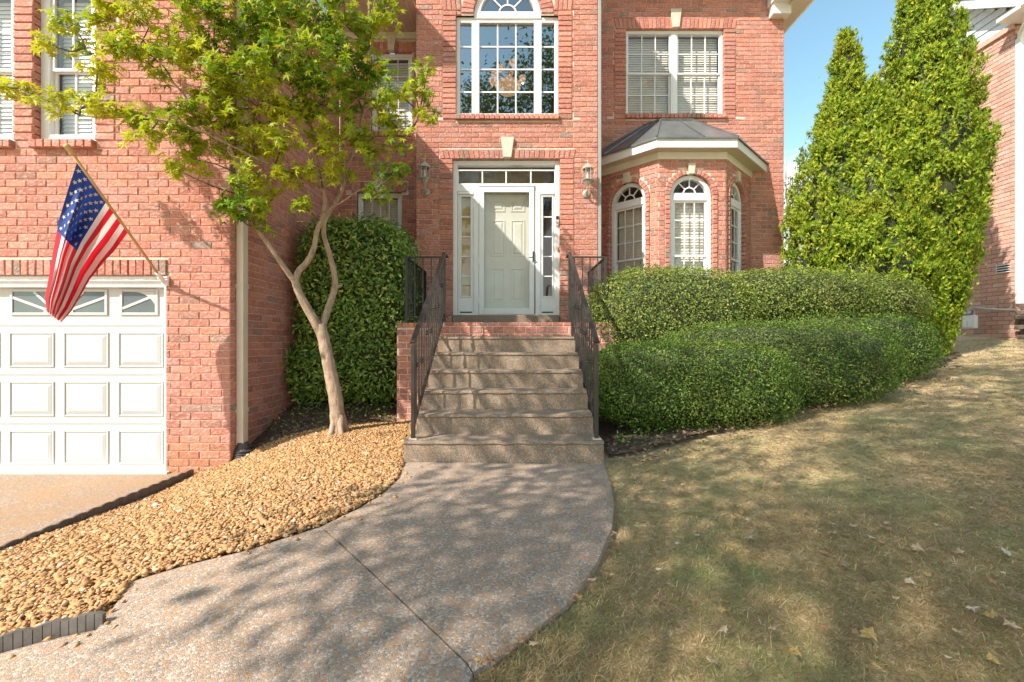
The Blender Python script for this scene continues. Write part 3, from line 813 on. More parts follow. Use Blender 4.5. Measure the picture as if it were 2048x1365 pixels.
# tower window: side lights, grid and half-round above
mb = MB(); frame_rect(w_tow, mb, *tw, 0.06, -.15, -.055, 0.055)
m1, m2 = T(950.5), T(1076); zt = TZ(41)
for m in (m1, m2): w_tow.box(mb, m - .062, m + .062, -.15, -.052, tw[2] + .05, tw[3] - .05)
w_tow.box(mb, tw[0] + .06, tw[1] - .06, -.15, -.05, zt, tw[3] - .061)
twin = bevel(mb.build('window', 'white', house), .004)
zr = [TZ(223), TZ(179), TZ(133), TZ(86), zt]
for a, b, cols in ((tw[0] + .06, m1 - .062, 1), (m1 + .062, m2 - .062, 3), (m2 + .062, tw[1] - .06, 1)):
    mu = MB()
    muntins(w_tow, a, b, tw[2] + .05, zt, -.085, cols, 4, .022, twin, .018)
    pane(w_tow, a - .004, b + .004, tw[2] + .046, zt + .004, -.10, twin, 'glass_coated')
zs_t = tw[3] + 0.03
mb = MB(); w_tow.ring(mb, twc, zs_t, twr - .105, twr - .005, -.15, -.04, n=36); w_tow.box(mb, twc - twr + .004, twc + twr - .004, -.15, -.035, zs_t - .06, zs_t + .055)
fan = bevel(mb.build('fanlight', 'white', house), .004)
def fan_bars(W, uc, zs, r, r_in, n_sp, w, t, parent, z0=0.0):
    mb = MB(); W.ring(mb, uc, zs + z0, r_in - t, r_in, w - .018, w, n=18); mb.build('fan_arc', 'white', parent)
    for i in range(n_sp):
        g = math.pi * (i + 1) / (n_sp + 1); c, s_ = math.cos(g), math.sin(g)
        q = [(uc + r_in * c + s_ * t / 2, zs + z0 + r_in * s_ - c * t / 2), (uc + r * c + s_ * t / 2, zs + z0 + r * s_ - c * t / 2),
             (uc + r * c - s_ * t / 2, zs + z0 + r * s_ + c * t / 2), (uc + r_in * c - s_ * t / 2, zs + z0 + r_in * s_ + c * t / 2)]
        mb = MB(); W.hexq(mb, q, w - .016, w - .002); mb.build('fan_spoke', 'white', parent)
def half_pane(W, uc, zs, r, w, parent, mat):
    mb = MB(); n = 24; pts = [(uc + r * math.cos(math.pi * i / n), zs + r * math.sin(math.pi * i / n)) for i in range(n + 1)]
    mb.add([W.P(u, w, z) for u, z in pts], [tuple(range(n + 1))]); mb.build('pane', mat, parent)
fan_bars(w_tow, twc, zs_t, twr - .10, 0.155, 3, -.08, .022, fan, .055)
half_pane(w_tow, twc, zs_t + .03, twr - .09, -.10, fan, 'glass_coated')
room(w_tow, tw[0], tw[1], tw[2] - 1.2, tw[3] + .7, -.25, 2.6)

# bay windows
for W, ln, uc in bays:
    r = BR - .006; w0 = -.055
    mb = MB(); W.ring(mb, uc, BZS, r - .07, r, w0 - .09, w0, n=28)
    W.box(mb, uc - r, uc - r + .07, w0 - .09, w0, BZ0, BZS); W.box(mb, uc + r - .07, uc + r, w0 - .09, w0, BZ0, BZS)
    W.box(mb, uc - r + .07, uc + r - .07, w0 - .09, w0 - .002, BZ0, BZ0 + .05); W.box(mb, uc - r + .06, uc + r - .06, w0 - .09, w0 + .006, BZS - .075, BZS + .055)
    win = bevel(mb.build('window', 'white', house), .004)
    fan_bars(W, uc, BZS, r - .06, .115, 3, w0 - .03, .02, win, .055)
    half_pane(W, uc, BZS + .03, r - .06, w0 - .05, win, 'glass')
    a, b = uc - r + .07, uc + r - .07; zm = EYE + (682 - 510) / 114.6
    for s0, s1, w, rows in ((zm - .018, BZS - .075, w0 - .02, 3), (BZ0 + .05, zm + .018, w0 - .045, 3)):
        mb = MB(); frame_rect(W, mb, a, b, s0, s1, .036, w - .022, w); mb.build('sash', 'white', win)
        muntins(W, a + .036, b - .036, s0 + .036, s1 - .036, w - .004, 3, rows, .017, win)
        pane(W, a + .032, b - .032, s0 + .03, s1 - .03, w - .016, win)
    slats(W, a + .006, b - .006, BZ0 + .06, BZS - .08, w0 - .14, win, 'blind', .05, .025)
mb = MB(); mb.add([(2.0, 8.75, 1.2), (2.66, 8.10, 1.2), (3.62, 8.10, 1.2), (4.28, 8.75, 1.2), (4.28, 9.9, 1.2), (2.0, 9.9, 1.2),
                   (2.0, 8.75, 4.1), (2.66, 8.10, 4.1), (3.62, 8.10, 4.1), (4.28, 8.75, 4.1), (4.28, 9.9, 4.1), (2.0, 9.9, 4.1)],
                  [(0, 5, 4, 3, 2, 1), (6, 7, 8, 9, 10, 11), (3, 4, 10, 9), (4, 5, 11, 10), (5, 0, 6, 11)])
mb.build('room_behind_window', 'room', house)

# bay eave and standing seam roof
OV = 0.20
def off(pts, o):      # offset the bay outline outwards, ends stay on the wall line
    k = math.tan(math.radians(22.5))
    (x0, y0), (x1, y1), (x2, y2), (x3, y3) = pts
    a = (x1 - o * k, y1 - o); b = (x2 + o * k, y2 - o); run = y0 - a[1]
    return [(a[0] - run, y0), a, b, (b[0] + run, y3)]
def bay_band(name, o0, o1, z0, z1, mat):
    A, B = off(BC, o0), off(BC, o1); mb = MB()
    for i in range(3):
        mb.hexa([(*A[i], z0), (*A[i + 1], z0), (*B[i + 1], z0), (*B[i], z0), (*A[i], z1), (*A[i + 1], z1), (*B[i + 1], z1), (*B[i], z1)][::1])
    return mb.build(name, mat, house)
bay_band('bay_frieze', -.05, .018, 4.195, 4.335, 'cream')
bay_band('bay_soffit', -.05, OV - .004, 4.322, 4.345, 'soffit')
bay_band('bay_fascia', OV - .004, OV + .018, 4.318, 4.470, 'white')
E = off(BC, OV + .045); ze = 4.485
TP = [(2.55, 8.83), (2.80, 8.60), (3.42, 8.60), (3.66, 8.83)]; zt2 = 5.20
roof = MB()
for i in range(3):
    roof.add([(*E[i], ze), (*E[i + 1], ze), (*TP[i + 1], zt2), (*TP[i], zt2)], [(0, 1, 2, 3)])
    roof.add([(*E[i], ze), (*E[i + 1], ze), (*E[i + 1], ze - .03), (*E[i], ze - .03)], [(3, 2, 1, 0)])
roof.add([(*TP[0], zt2), (*TP[1], zt2), (*TP[2], zt2), (*TP[3], zt2), (TP[3][0] + .05, 8.9, zt2 + .03), (TP[0][0] - .05, 8.9, zt2 + .03)], [(0, 1, 2, 3, 4, 5)])
bay_roof = roof.build('bay_roof', 'roof_metal', house)
def seam(p, q):
    mb = MB(); p, q = Vector(p), Vector(q); mb.tube([p, q], .017, 4, rot=math.pi / 4); mb.build('roof_seam', 'roof_metal', bay_roof)
for i in range(4): seam((*E[i], ze + .008), (*TP[i], zt2 + .008))
for i in range(3):
    for f in (0.36, 0.70) if i != 1 else (0.58,):
        e = [E[i][k] * (1 - f) + E[i + 1][k] * f for k in (0, 1)]; t = [TP[i][k] * (1 - f) + TP[i + 1][k] * f for k in (0, 1)]
        seam((*e, ze + .008), (*t, zt2 + .008))
mb = MB(); mb.tube([(*TP[0], zt2 + .012), (*TP[1], zt2 + .012), (*TP[2], zt2 + .012), (*TP[3], zt2 + .012)], .02, 6); mb.build('roof_flashing', 'roof_metal', bay_roof)

# ---- entrance
rec = -.06
mb = MB(); frame_rect(w_tow, mb, dr[0], dr[1], 1.46, dr[3], .075, rec - .12, rec, .03)
zh0, zh1 = TZ(380), TZ(366)
w_tow.box(mb, dr[0] + .075, dr[1] - .075, rec - .12, rec - .004, zh0, zh1)
for px0, px1 in ((947, 957), (1071, 1081)): w_tow.box(mb, T(px0), T(px1), rec - .12, rec + .004, 1.46, zh0)
entry = bevel(mb.build('door_frame', 'white', house), .006)
mb = MB(); frame_rect(w_tow, mb, T(914), T(1112), zh1, TZ(336), .018, rec - .05, rec - .012); mb.build('transom_sash', 'white', entry)
pane(w_tow, T(914), T(1112), zh1, TZ(336), rec - .04, entry)
for px in (964, 1012, 1062):
    mb = MB(); w_tow.box(mb, T(px) - .011, T(px) + .011, rec - .055, rec - .020, zh1 + .01, TZ(337)); mb.build('muntin', 'white', entry)
for px0, px1, gm in ((915, 947, 'blind'), (1081, 1111, 'room')):
    a, b = T(px0), T(px1); g0, g1 = (a + b) / 2 - .075, (a + b) / 2 + .075; y0, y1 = TZ(591), TZ(391)
    mb = MB(); W = w_tow
    W.box(mb, a, g0, rec - .06, rec - .02, 1.49, zh0); W.box(mb, g1, b, rec - .06, rec - .02, 1.49, zh0)
    W.box(mb, g0, g1, rec - .06, rec - .021, 1.49, y0); W.box(mb, g0, g1, rec - .06, rec - .021, y1, zh0)
    sl = mb.build('sidelight', 'white', entry)
    mb = MB(); frame_rect(W, mb, g0 - .022, g1 + .022, y0 - .022, y1 + .022, .02, rec - .02, rec - .004); bevel(mb.build('sidelight_moulding', 'white', entry), .004)
    pane(W, g0, g1, y0, y1, rec - .045, entry)
    for i in range(1, 5):
        mb = MB(); zc = y0 + (y1 - y0) * i / 5; W.box(mb, g0, g1, rec - .05, rec - .026, zc - .009, zc + .009); mb.build('muntin', 'white', entry)
    mb = MB(); W.box(mb, a + .03, b - .03, rec - .02, rec - .012, 1.50, 1.52); mb.build('weep_slot', 'dark', entry)
    mb = MB(); W.box(mb, a + .01, b - .01, rec - .021, rec + .01, zh0 - .05, zh0 - .012); mb.build('sidelight_cap', 'white', entry)
# curtain inside the left sidelight
mb = MB(); w_tow.box(mb, T(918), T(944), rec - .085, rec - .075, 1.5, zh0); mb.build('sidelight_curtain', plain('gold_curtain', (0.62, 0.46, 0.22), .9), entry)
# inner door with six panels
d0, d1, dz0, dz1 = T(960), T(1070), 1.48, zh0 - .01; dw = rec - .14
mb = MB(); w_tow.box(mb, d0 - .1, d1 + .1, dw - .05, dw, dz0, dz1)
door = mb.build('front_door', 'door', house)
for c0, c1 in ((.19, .45), (.56, .82)):
    for r0, r1 in ((.855, .945), (.485, .785), (.10, .385)):
        a, b = d0 + (d1 - d0) * c0, d0 + (d1 - d0) * c1; c, d = dz0 + (dz1 - dz0) * r0, dz0 + (dz1 - dz0) * r1
        mb = MB(); frame_rect(w_tow, mb, a, b, c, d, .022, dw, dw + .010)
        P = w_tow.P; i1, i2 = .038, .065
        mb.add([P(a + i1, dw + .001, c + i1), P(b - i1, dw + .001, c + i1), P(b - i1, dw + .001, d - i1), P(a + i1, dw + .001, d - i1),
                P(a + i2, dw + .011, c + i2), P(b - i2, dw + .011, c + i2), P(b - i2, dw + .011, d - i2), P(a + i2, dw + .011, d - i2)],
               [(0, 1, 5, 4), (1, 2, 6, 5), (2, 3, 7, 6), (3, 0, 4, 7), (4, 5, 6, 7)])
        bevel(mb.build('door_panel', 'door', door), .004)
for zc, rr in ((TZ(499), .028), (TZ(516), .030)):
    mb = MB(); mb.tube([w_tow.P(d1 - .02, dw, zc), w_tow.P(d1 - .02, dw + .03, zc)], rr * .8, 12); mb.build('door_lock', 'iron_dark', door)
# storm door
s0, s1, sz0, sz1 = T(957.5), T(1069), 1.475, TZ(372)
mb = MB(); W = w_tow
W.box(mb, s0, s0 + .085, rec - .03, rec + .012, sz0, sz1); W.box(mb, s1 - .085, s1, rec - .03, rec + .012, sz0, sz1)
W.box(mb, s0 + .085, s1 - .085, rec - .03, rec + .011, sz1 - .085, sz1); W.box(mb, s0 + .085, s1 - .085, rec - .03, rec + .011, sz0, sz0 + .10)
storm = bevel(mb.build('storm_door', 'white', house), .006)
pane(W, s0 + .08, s1 - .08, sz0 + .095, sz1 - .08, rec - .01, storm, 'glass_clear')
mb = MB(); W.box(mb, s1 + .003, s1 + .013, rec - .03, rec + .006, sz0, sz1 + .02); W.box(mb, s0, s1 + .013, rec - .03, rec + .004, sz1 + .003, sz1 + .013); mb.build('door_gap', 'iron_dark', storm)
mb = MB(); W.box(mb, s1 - .03, s1 - .008, rec + .011, rec + .03, TZ(522), TZ(502)); mb.tube([W.P(s1 - .02, rec + .02, TZ(514)), W.P(s1 - .02, rec + .06, TZ(514)), W.P(s1 - .09, rec + .06, TZ(515))], .008, 8); mb.build('door_handle', 'iron_dark', storm)
for zc in (TZ(400), TZ(520), TZ(600)):
    mb = MB(); W.box(mb, s0 - .012, s0 + .004, rec + .004, rec + .018, zc - .05, zc + .05); mb.build('hinge', 'white', storm)
mb = MB(); w_tow.box(mb, dr[0] + .01, dr[1] - .01, -.12, .04, 1.28, 1.458); bevel(mb.build('door_sill', 'step', house), .01)
room(w_tow, dr[0], dr[1], 1.5, 4.0, -.30, .5, 'foyer')

# ---- garage door
gw = -.13
mb = MB()
w_gar.box(mb, gd_r - .035, gd_r, gw, -.03, gd_b, gd_t); w_gar.box(mb, gd_l, gd_l + .035, gw, -.03, gd_b, gd_t)
w_gar.box(mb, gd_l + .035, gd_r - .035, gw, -.028, gd_t - .06, gd_t); w_gar.box(mb, gd_l + .035, gd_r - .035, gw, -.055, gd_t - .12, gd_t - .06)
bevel(mb.build('garage_door_frame', 'white', house), .006)
GD = lambda px: (px - 1024) / 179.1
GDz = lambda py: EYE + (682 - py) / 179.1
rows = [GDz(573), GDz(652), GDz(750), GDz(848), GDz(943)]
gdoor = None
pit = 108.9 / 179.1; first = GD(237)
for r in range(4):
    zt_, zb_ = rows[r], rows[r + 1]
    mb = MB(); w_gar.box(mb, gd_l + .01, gd_r - .035, gw - .05, gw, zb_ + .004, zt_ - .004)
    if r == 0:
        gdoor = mb.build('garage_door', 'garage', house)
    else:
        mb.build('door_section', 'garage', gdoor)
    for k in range(8):
        a = first - k * pit; b = min(a + 90 / 179.1, gd_r - .040)
        if a < gd_l: break
        c, d = zb_ + .085, zt_ - .10 + .03
        if r == 0:
            continue
        mb = MB(); frame_rect(w_gar, mb, a, b, c, d, .018, gw, gw + .011)
        P = w_gar.P; i1, i2 = .030, .062
        mb.add([P(a + i1, gw + .0015, c + i1), P(b - i1, gw + .0015, c + i1), P(b - i1, gw + .0015, d - i1), P(a + i1, gw + .0015, d - i1),
                P(a + i2, gw + .014, c + i2), P(b - i2, gw + .014, c + i2), P(b - i2, gw + .014, d - i2), P(a + i2, gw + .014, d - i2)],
               [(0, 1, 5, 4), (1, 2, 6, 5), (2, 3, 7, 6), (3, 0, 4, 7), (4, 5, 6, 7)])
        bevel(mb.build('door_panel', 'garage', gdoor), .005)
mb = MB(); w_gar.box(mb, gd_l + .01, gd_r - .035, gw - .052, gw - .010, rows[4] + .006, rows[0] - .002); mb.build('section_joint', 'gutter_shade_grey', gdoor)
mb = MB(); w_gar.box(mb, gd_l + .01, gd_r - .035, gw - .04, gw - .005, rows[4] - .012, rows[4] + .004); mb.build('bottom_seal', 'dark', gdoor)
# sunburst lights in the top section
def sun_light(a, b, c, d, uc, zc, spokes, arc):
    mb = MB(); frame_rect(w_gar, mb, a - .03, b + .03, c - .03, d + .03, .028, gw, gw + .016); fr = bevel(mb.build('light_frame', 'garage', gdoor), .004)
    pane(w_gar, a, b, c, d, gw + .006, gdoor, 'garage_glass')
    for g in spokes:
        mb = MB(); cs, sn = math.cos(g), math.sin(g); t = .014
        far = min((b - uc) / cs if cs > 0 else (a - uc) / cs if cs < 0 else 9, (d - zc) / sn if sn > 1e-6 else 9)
        w_gar.hexq(mb, [(uc + sn * t, zc - cs * t), (uc + far * cs + sn * t, zc + far * sn - cs * t), (uc + far * cs - sn * t, zc + far * sn + cs * t), (uc - sn * t, zc + cs * t)], gw + .007, gw + .013)
        mb.build('light_spoke', 'garage', gdoor)
    if arc:
        mb = MB(); n = 12; pts = [(uc + arc * math.cos(math.pi * i / n), zc + arc * .8 * math.sin(math.pi * i / n)) for i in range(n + 1)]
        pts = [(min(max(u, a), b), z) for u, z in pts]
        mb.add([w_gar.P(u, gw + .0145, z) for u, z in pts], [tuple(range(n + 1))]); mb.build('light_hub', 'garage', gdoor)
M['garage_glass'] = plain('dark_garage_glass', (0.10, 0.12, 0.14), 0.08, var=0.1)
la, lb, lc, ld = GD(28), GD(211), GDz(625), GDz(584)
sun_light(la, lb, lc, ld, (la + lb) / 2, lc - .02, [R_(x) for x in (20, 42, 138, 160)], .17)
la2, lb2 = GD(247), GD(312)
sun_light(la2, lb2, lc, ld, la2, lc + .045, [R_(22)], 0)
mb = MB(); n = 14; pts = [(lb2 + .0, ld), (la2 + .12, ld)] + [(la2 + .12 + .26 * math.sin(math.pi / 2 * i / n) , lc + (ld - lc) * math.cos(math.pi / 2 * i / n)) for i in range(n + 1)] + [(lb2, lc)]
mb.add([w_gar.P(u, gw + .0155, z) for u, z in pts], [tuple(range(len(pts)))[::-1]]); mb.build('light_mask', 'garage', gdoor)

# ---- downspouts
mb = MB(); mb.box(-3.064, -2.985, 5.05, 5.15, -.16, 5.4); ds = bevel(mb.build('downspout', 'gutter', house), .008)
for z in (GZf(570), GZf(825)):
    mb = MB(); mb.box(-3.066, -2.981, 5.046, 5.154, z - .02, z + .02); mb.build('downspout_strap', 'gutter', ds)
mb = MB(); mb.tube([(-3.02, 5.1, -.10), (-3.02, 5.1, -.17), (-3.00, 5.07, -.24), (-2.96, 5.03, -.32)], [.055, .075, .082, .085], 16)
for k in range(4): mb.lathe((-3.00 + .01 * k, 5.075 - .012 * k, -.19 - .028 * k), [(.080, -.006), (.094, -.003), (.094, .003), (.080, .006)], 16)
mb.build('downspout_boot', 'black_plastic', ds)
mb = MB(); mb.box(-1.668, -1.605, 7.99, 8.08, .2, 6.4); bevel(mb.build('downspout', 'white', house), .006)
mb = MB(); mb.box(1.424, 1.478, 7.53, 7.62, .2, 7.35); bevel(mb.build('downspout', 'gutter_shade_grey', house), .006)

# ---- eaves and roofs
def roofbox(name, mat, *b):
    mb = MB(); mb.box(*b); return mb.build(name, mat, house)
roofbox('soffit', 'soffit_bounce', -3.06, -1.59, 6.9, EY - .002, 6.52, 6.56)
rs = bpy.data.objects['soffit']
for i in range(9):
    mb = MB(); x = -3.0 + i * .16; mb.box(x, x + .012, 6.92, EY - .02, 6.512, 6.519); mb.build('soffit_groove', 'cream', rs)
roofbox('frieze_board', 'cream', -3.06, -1.59, EY - .03, EY - .003, 6.40, 6.515)
roofbox('fascia', 'white', -3.06, -1.59, 6.86, 6.90, 6.48, 6.68)
# garage wing: gable-less lean roof whose eave shades the entrance
mb = MB()
mb.hexa([(-2.70, 4.60, 5.56), (-2.70, 8.2, 5.56), (-2.70, 8.2, 5.70), (-2.70, 4.60, 5.70), (-9.5, 4.60, 5.56), (-9.5, 8.2, 5.56), (-9.5, 8.2, 5.70), (-9.5, 4.60, 5.70)])
mb.build('garage_eave', 'white', house)
mb = MB(); mb.add([(-2.68, 4.58, 5.71), (-9.6, 4.58, 5.71), (-9.6, 10, 5.71), (-2.68, 10, 5.71), (-6.1, 7.2, 7.6), (-6.1, 10, 7.6)], [(0, 1, 4), (1, 2, 5, 4), (3, 0, 4, 5)]); mb.build('garage_roof', 'shingle', house)
# tower and main eaves
roofbox('tower_eave', 'cream', 1.42, 1.74, 7.2, 8.86, 7.33, 7.52)
roofbox('tower_eave', 'cream', -1.90, -1.587, 7.2, 8.10, 7.33, 7.52)
mb = MB(); mb.add([(-1.92, 7.15, 7.53), (1.76, 7.15, 7.53), (-.08, 7.15, 10.2), (-1.92, 12, 7.53), (1.76, 12, 7.53), (-.08, 12, 10.2)], [(0, 1, 2), (1, 4, 5, 2), (3, 0, 2, 5), (0, 3, 4, 1)]); mb.build('tower_roof', 'shingle', house)
ez = SZ(38)
mb = MB(); mb.box(5.30 - .33, 5.72, RY - .42, RY - .003, ez + .20, ez + .36); mb.box(5.30 - .30, 5.34, RY - .16, RY - .004, ez, ez + .20)
mb.build('eave_return', 'white', house)
mb = MB(); mb.box(5.30, 5.66, RY - .40, 11.3, ez + .16, ez + .197); mb.build('eave_soffit', 'soffit', house)
mb = MB(); mb.tube([(5.72, RY - .42, ez + .27), (5.72, 11.3, ez + .27)], .07, 8); mb.build('gutter', 'white', house)
mb = MB(); mb.add([(1.4, 8.4, 7.98), (5.75, 8.4, 7.98), (5.75, 14, 7.98), (1.4, 14, 7.98), (1.4, 11, 10.5), (5.75, 11, 10.5)], [(0, 1, 5, 4), (1, 2, 5), (2, 3, 4, 5), (0, 4, 3), (0, 3, 2, 1)]); mb.build('main_roof', 'shingle', house)
mb = MB(); mb.box(-9.3, 5.25, 11.2, 11.3, 0, 7.9); mb.box(-9.3, -9.2, 4.99, 11.2, -.4, 5.6); mb.build('rear_wall', 'mortar', house)

# ------------------------------------------------------------------ front steps
RS, TR, D1 = 0.18, 0.30, 3.87
steps = empty('front_steps', (-.07, 4.9, 0))
tag(steps, 'seven-step exposed aggregate stair with a brick top riser leading to the front door', 'steps')
def nosed_step(x0, x1, y0, y1, z0, z1, seed):
    rr = random.Random(seed); mb = MB(); n = 26; prof = [(0.0, z0), (0.0, z1 - .035), (-.012, z1 - .022), (-.010, z1 - .006), (.008, z1), (y1 - y0, z1 + .004)]
    V = []
    for i in range(n + 1):
        x = x0 + (x1 - x0) * i / n
        j = 0.004 * math.sin(i * 1.7 + seed) + rr.uniform(-.003, .003)
        for dy, z in prof: V.append((x, y0 + dy + (j if dy < .05 else 0), z + (j * .6 if z > z0 + .05 else 0)))
    k = len(prof); Fc = []
    for i in range(n):
        for a in range(k - 1): Fc.append((i * k + a, (i + 1) * k + a, (i + 1) * k + a + 1, i * k + a + 1))
    b = len(V)
    for x, base in ((x0, 0), (x1, n * k)):
        V.append((x, y1, z0)); Fc.append(tuple(list(range(base, base + k)) + [len(V) - 1]))
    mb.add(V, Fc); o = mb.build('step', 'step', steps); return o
nosed_step(-.92, .78, D1, D1 + TR + .4, -.15, RS, 1)
for k in range(2, 7):
    y0 = D1 + (k - 1) * TR
    nosed_step(-.875, .745, y0, y0 + TR + .02, (k - 2) * RS, k * RS, k)
YL = D1 + 6 * TR           # top riser, brick
mb = MB(); mb.box(-1.50, 1.34, 5.962, TY + .02, -.2, 1.262); mb.box(-.865, .735, YL + .03, 5.95, .5, 1.262)
landing = mb.build('landing', 'step', steps)
w_p = Wall(0, 5.95); w_pl = Wall(-1.51, TY, 0, -1); w_tr7 = Wall(0, YL + .02)
lay(w_p, -1.51, -.88, -.12, 1.20, 0.07); lay(w_p, .75, 1.35, -.12, 1.20, 0.07); lay(w_pl, 0, TY - 5.95, -.12, 1.20, 0.0)
rowlock_sill(w_p, -1.51, -.88, 1.205, 1.268, -.1, .015); rowlock_sill(w_p, .75, 1.35, 1.205, 1.268, -.1, .015)
lay(w_tr7, -.875, .745, 6 * RS + .004, 1.268, 0.04, .0935, .135)
for W in (w_p, w_pl, w_tr7):
    mb = MB()
    for q in W.quads:
        a = MB(); a.add(quad_verts(W, q), QF); a.build('brick', 'brick', steps)
mb = MB()
mb.add([(-1.505, 5.955, -.2), (-.875, 5.955, -.2), (-.875, 5.955, 1.255), (-1.505, 5.955, 1.255)], [(0, 1, 2, 3)])
mb.add([(.75, 5.955, -.2), (1.345, 5.955, -.2), (1.345, 5.955, 1.255), (.75, 5.955, 1.255)], [(0, 1, 2, 3)])
mb.add([(-1.504, TY, -.2), (-1.504, 5.955, -.2), (-1.504, 5.955, 1.255), (-1.504, TY, 1.255)], [(0, 1, 2, 3)])
mb.add([(-.87, YL + .028, .9), (.74, YL + .028, .9), (.74, YL + .028, 1.258), (-.87, YL + .028, 1.258)], [(0, 1, 2, 3)])
mb.build('mortar_bed', 'mortar', steps)

# ------------------------------------------------------------------ iron railings
def bar(parent, name, p, q, w, d, mat):
    p, q = Vector(p), Vector(q); t = (q - p).normalized()
    side = Vector((1, 0, 0)) if abs(t.x) < .7 else Vector((0, 1, 0))
    a = t.cross(side).normalized(); b = t.cross(a).normalized(); mb = MB()
    c = [(-w, -d), (w, -d), (w, d), (-w, d)]
    mb.hexa([p + b * u / 2 + a * v / 2 for u, v in c] + [q + b * u / 2 + a * v / 2 for u, v in c])
    return mb.build(name, mat, parent)
def railing(label, xs_, xc, mat_guard):
    r = empty('iron_railing', (xs_, 5.0, .3)); tag(r, label, 'railing', 'iron railings of the front steps')
    yb, yt = 3.95, 5.78; zb, zt_ = RS, 1.264
    top = lambda y: 1.00 + (2.14 - 1.00) * (y - yb) / (yt - yb)
    bot = lambda y: .29 + (1.375 - .29) * (y - yb) / (yt - yb)
    bevel(bar(r, 'handrail', (xs_, yb - .03, top(yb) + .015), (xs_, yt, top(yt) + .008), .046, .022, 'iron'), .006)
    bevel(bar(r, 'post', (xs_, yb, zb), (xs_, yb, top(yb)), .034, .034, 'iron'), .004)
    bar(r, 'base_plate', (xs_, yb, zb), (xs_, yb, zb + .008), .07, .07, 'stone')
    bar(r, 'post', (xs_, yt, zt_), (xs_, yt, top(yt)), .030, .030, 'iron')
    bar(r, 'bottom_rail', (xs_, yb, bot(yb)), (xs_, yt, bot(yt)), .028, .014, 'iron')
    n = 15
    for i in range(1, n):
        y = yb + (yt - yb) * i / n
        bar(r, 'baluster', (xs_, y, bot(y)), (xs_, y, top(y)), .0135, .0135, 'iron')
        if i % 2:
            m = (bot(y) + top(y)) / 2 + (.10 if i % 4 == 1 else -.02); mb = MB()
            mb.lathe((xs_, y, m), [(.009, -.028), (.018, -.018), (.018, -.008), (.011, 0), (.018, .008), (.018, .018), (.009, .028)], 8); mb.build('collar', 'iron', r)
    # guard round the landing
    yg = 6.08; zg = 2.15
    pts = [(xs_, yt), (xc, yg), (xc, 7.40)]
    bar(r, 'guard_rail', (xs_, yt, zg), (xs_, yg, zg), .036, .018, mat_guard)
    bar(r, 'guard_rail', (xs_, yg, zg), (xc, yg, zg), .036, .018, mat_guard)
    bar(r, 'guard_rail', (xc, yg, zg), (xc, 7.40, zg), .036, .018, mat_guard)
    bar(r, 'guard_bottom_rail', (xs_, yg, zt_ + .09), (xc, yg, zt_ + .09), .026, .013, mat_guard); bar(r, 'guard_bottom_rail', (xc, yg, zt_ + .09), (xc, 7.40, zt_ + .09), .026, .013, mat_guard)
    for x, y in ((xc, yg), (xc, 7.40)): bar(r, 'post', (x, y, zt_), (x, y, zg), .030, .030, mat_guard)
    for i in range(1, 5):
        x = xs_ + (xc - xs_) * i / 5; bar(r, 'baluster', (x, yg, zt_ + .09), (x, yg, zg), .0135, .0135, mat_guard)
    for i in range(1, 12):
        y = yg + (7.40 - yg) * i / 12; bar(r, 'baluster', (xc, y, zt_ + .09), (xc, y, zg), .0135, .0135, mat_guard)
    mb = MB(); mb.lathe((xs_ + (xc - xs_) * .6, yg, 1.72), [(.009, -.028), (.018, -.018), (.018, .018), (.009, .028)], 8); mb.build('collar', mat_guard, r)
railing('bronze black iron stair railing on the side of the tall clipped shrub', -.858, -1.41, 'iron_dark')
railing('bronze black iron stair railing beside the low rounded hedges', .733, 1.25, 'iron')

# ------------------------------------------------------------------ wall lanterns
def lantern(px, ytop, label):
    x = T(px); y = TY; z = TZ(ytop + 38)
    r = empty('wall_lantern', (x, y, z)); tag(r, label, 'lantern', 'coach lanterns beside the front door')
    c = Vector((x, y - .16, z + .06))
    mb = MB(); mb.lathe(c, [(.045, -.02), (.062, .0), (.085, .012), (.085, .022), (.06, .026)], 6); mb.lathe(c + Vector((0, 0, -.09)), [(.008, 0), (.022, .02), (.05, .06), (.06, .075)], 6); bevel(mb.build('lantern_base', 'lantern', r), .003)
    mb = MB(); mb.lathe(c + Vector((0, 0, .19)), [(.092, 0), (.092, .014), (.066, .045), (.035, .075), (.016, .09), (.016, .10)], 6); mb.lathe(c + Vector((0, 0, .285)), [(.008, 0), (.007, .02), (.014, .035), (.012, .05), (.003, .06)], 8); mb.build('lantern_roof', 'lantern', r)
    for k in range(6):
        g = 2 * math.pi * k / 6; mb = MB(); mb.tube([c + Vector((.072 * math.cos(g), .072 * math.sin(g), .02)), c + Vector((.080 * math.cos(g), .080 * math.sin(g), .195))], .0055, 5); mb.build('lantern_bar', 'lantern', r)
    mb = MB(); mb.lathe(c, [(.064, .024), (.070, .19)], 6); mb.build('lantern_glass', 'glass', r)
    mb = MB(); mb.lathe(c, [(.016, .02), (.016, .09), (.012, .10), (.010, .15), (.003, .16)], 8); mb.build('candle', 'white', r)
    mb = MB(); mb.tube([(x, y - .005, z - .10), (x, y - .07, z - .13), (x, y - .13, z - .09), (x, y - .16, z - .02)], [.014, .016, .015, .013], 8); mb.build('lantern_arm', 'lantern', r)
    mb = MB(); mb.tube([(x, y + .005, z - .10), (x, y - .022, z - .10), (x, y - .034, z - .10)], [.062, .060, .035], 16); mb.build('wall_plate', 'lantern', r)
lantern(853, 335, 'grey coach lantern in the shade, on the maple side of the front door')
lantern(1172, 338, 'grey coach lantern in the sun, beside the doorbell')
mb = MB(); w_tow.box(mb, T(1111.5), T(1118.5), rec + .004, rec + .032, TZ(450), TZ(430)); db = empty('doorbell', w_tow.P(T(1115), 0, TZ(440)))
bevel(mb.build('doorbell_body', 'white', db), .005)
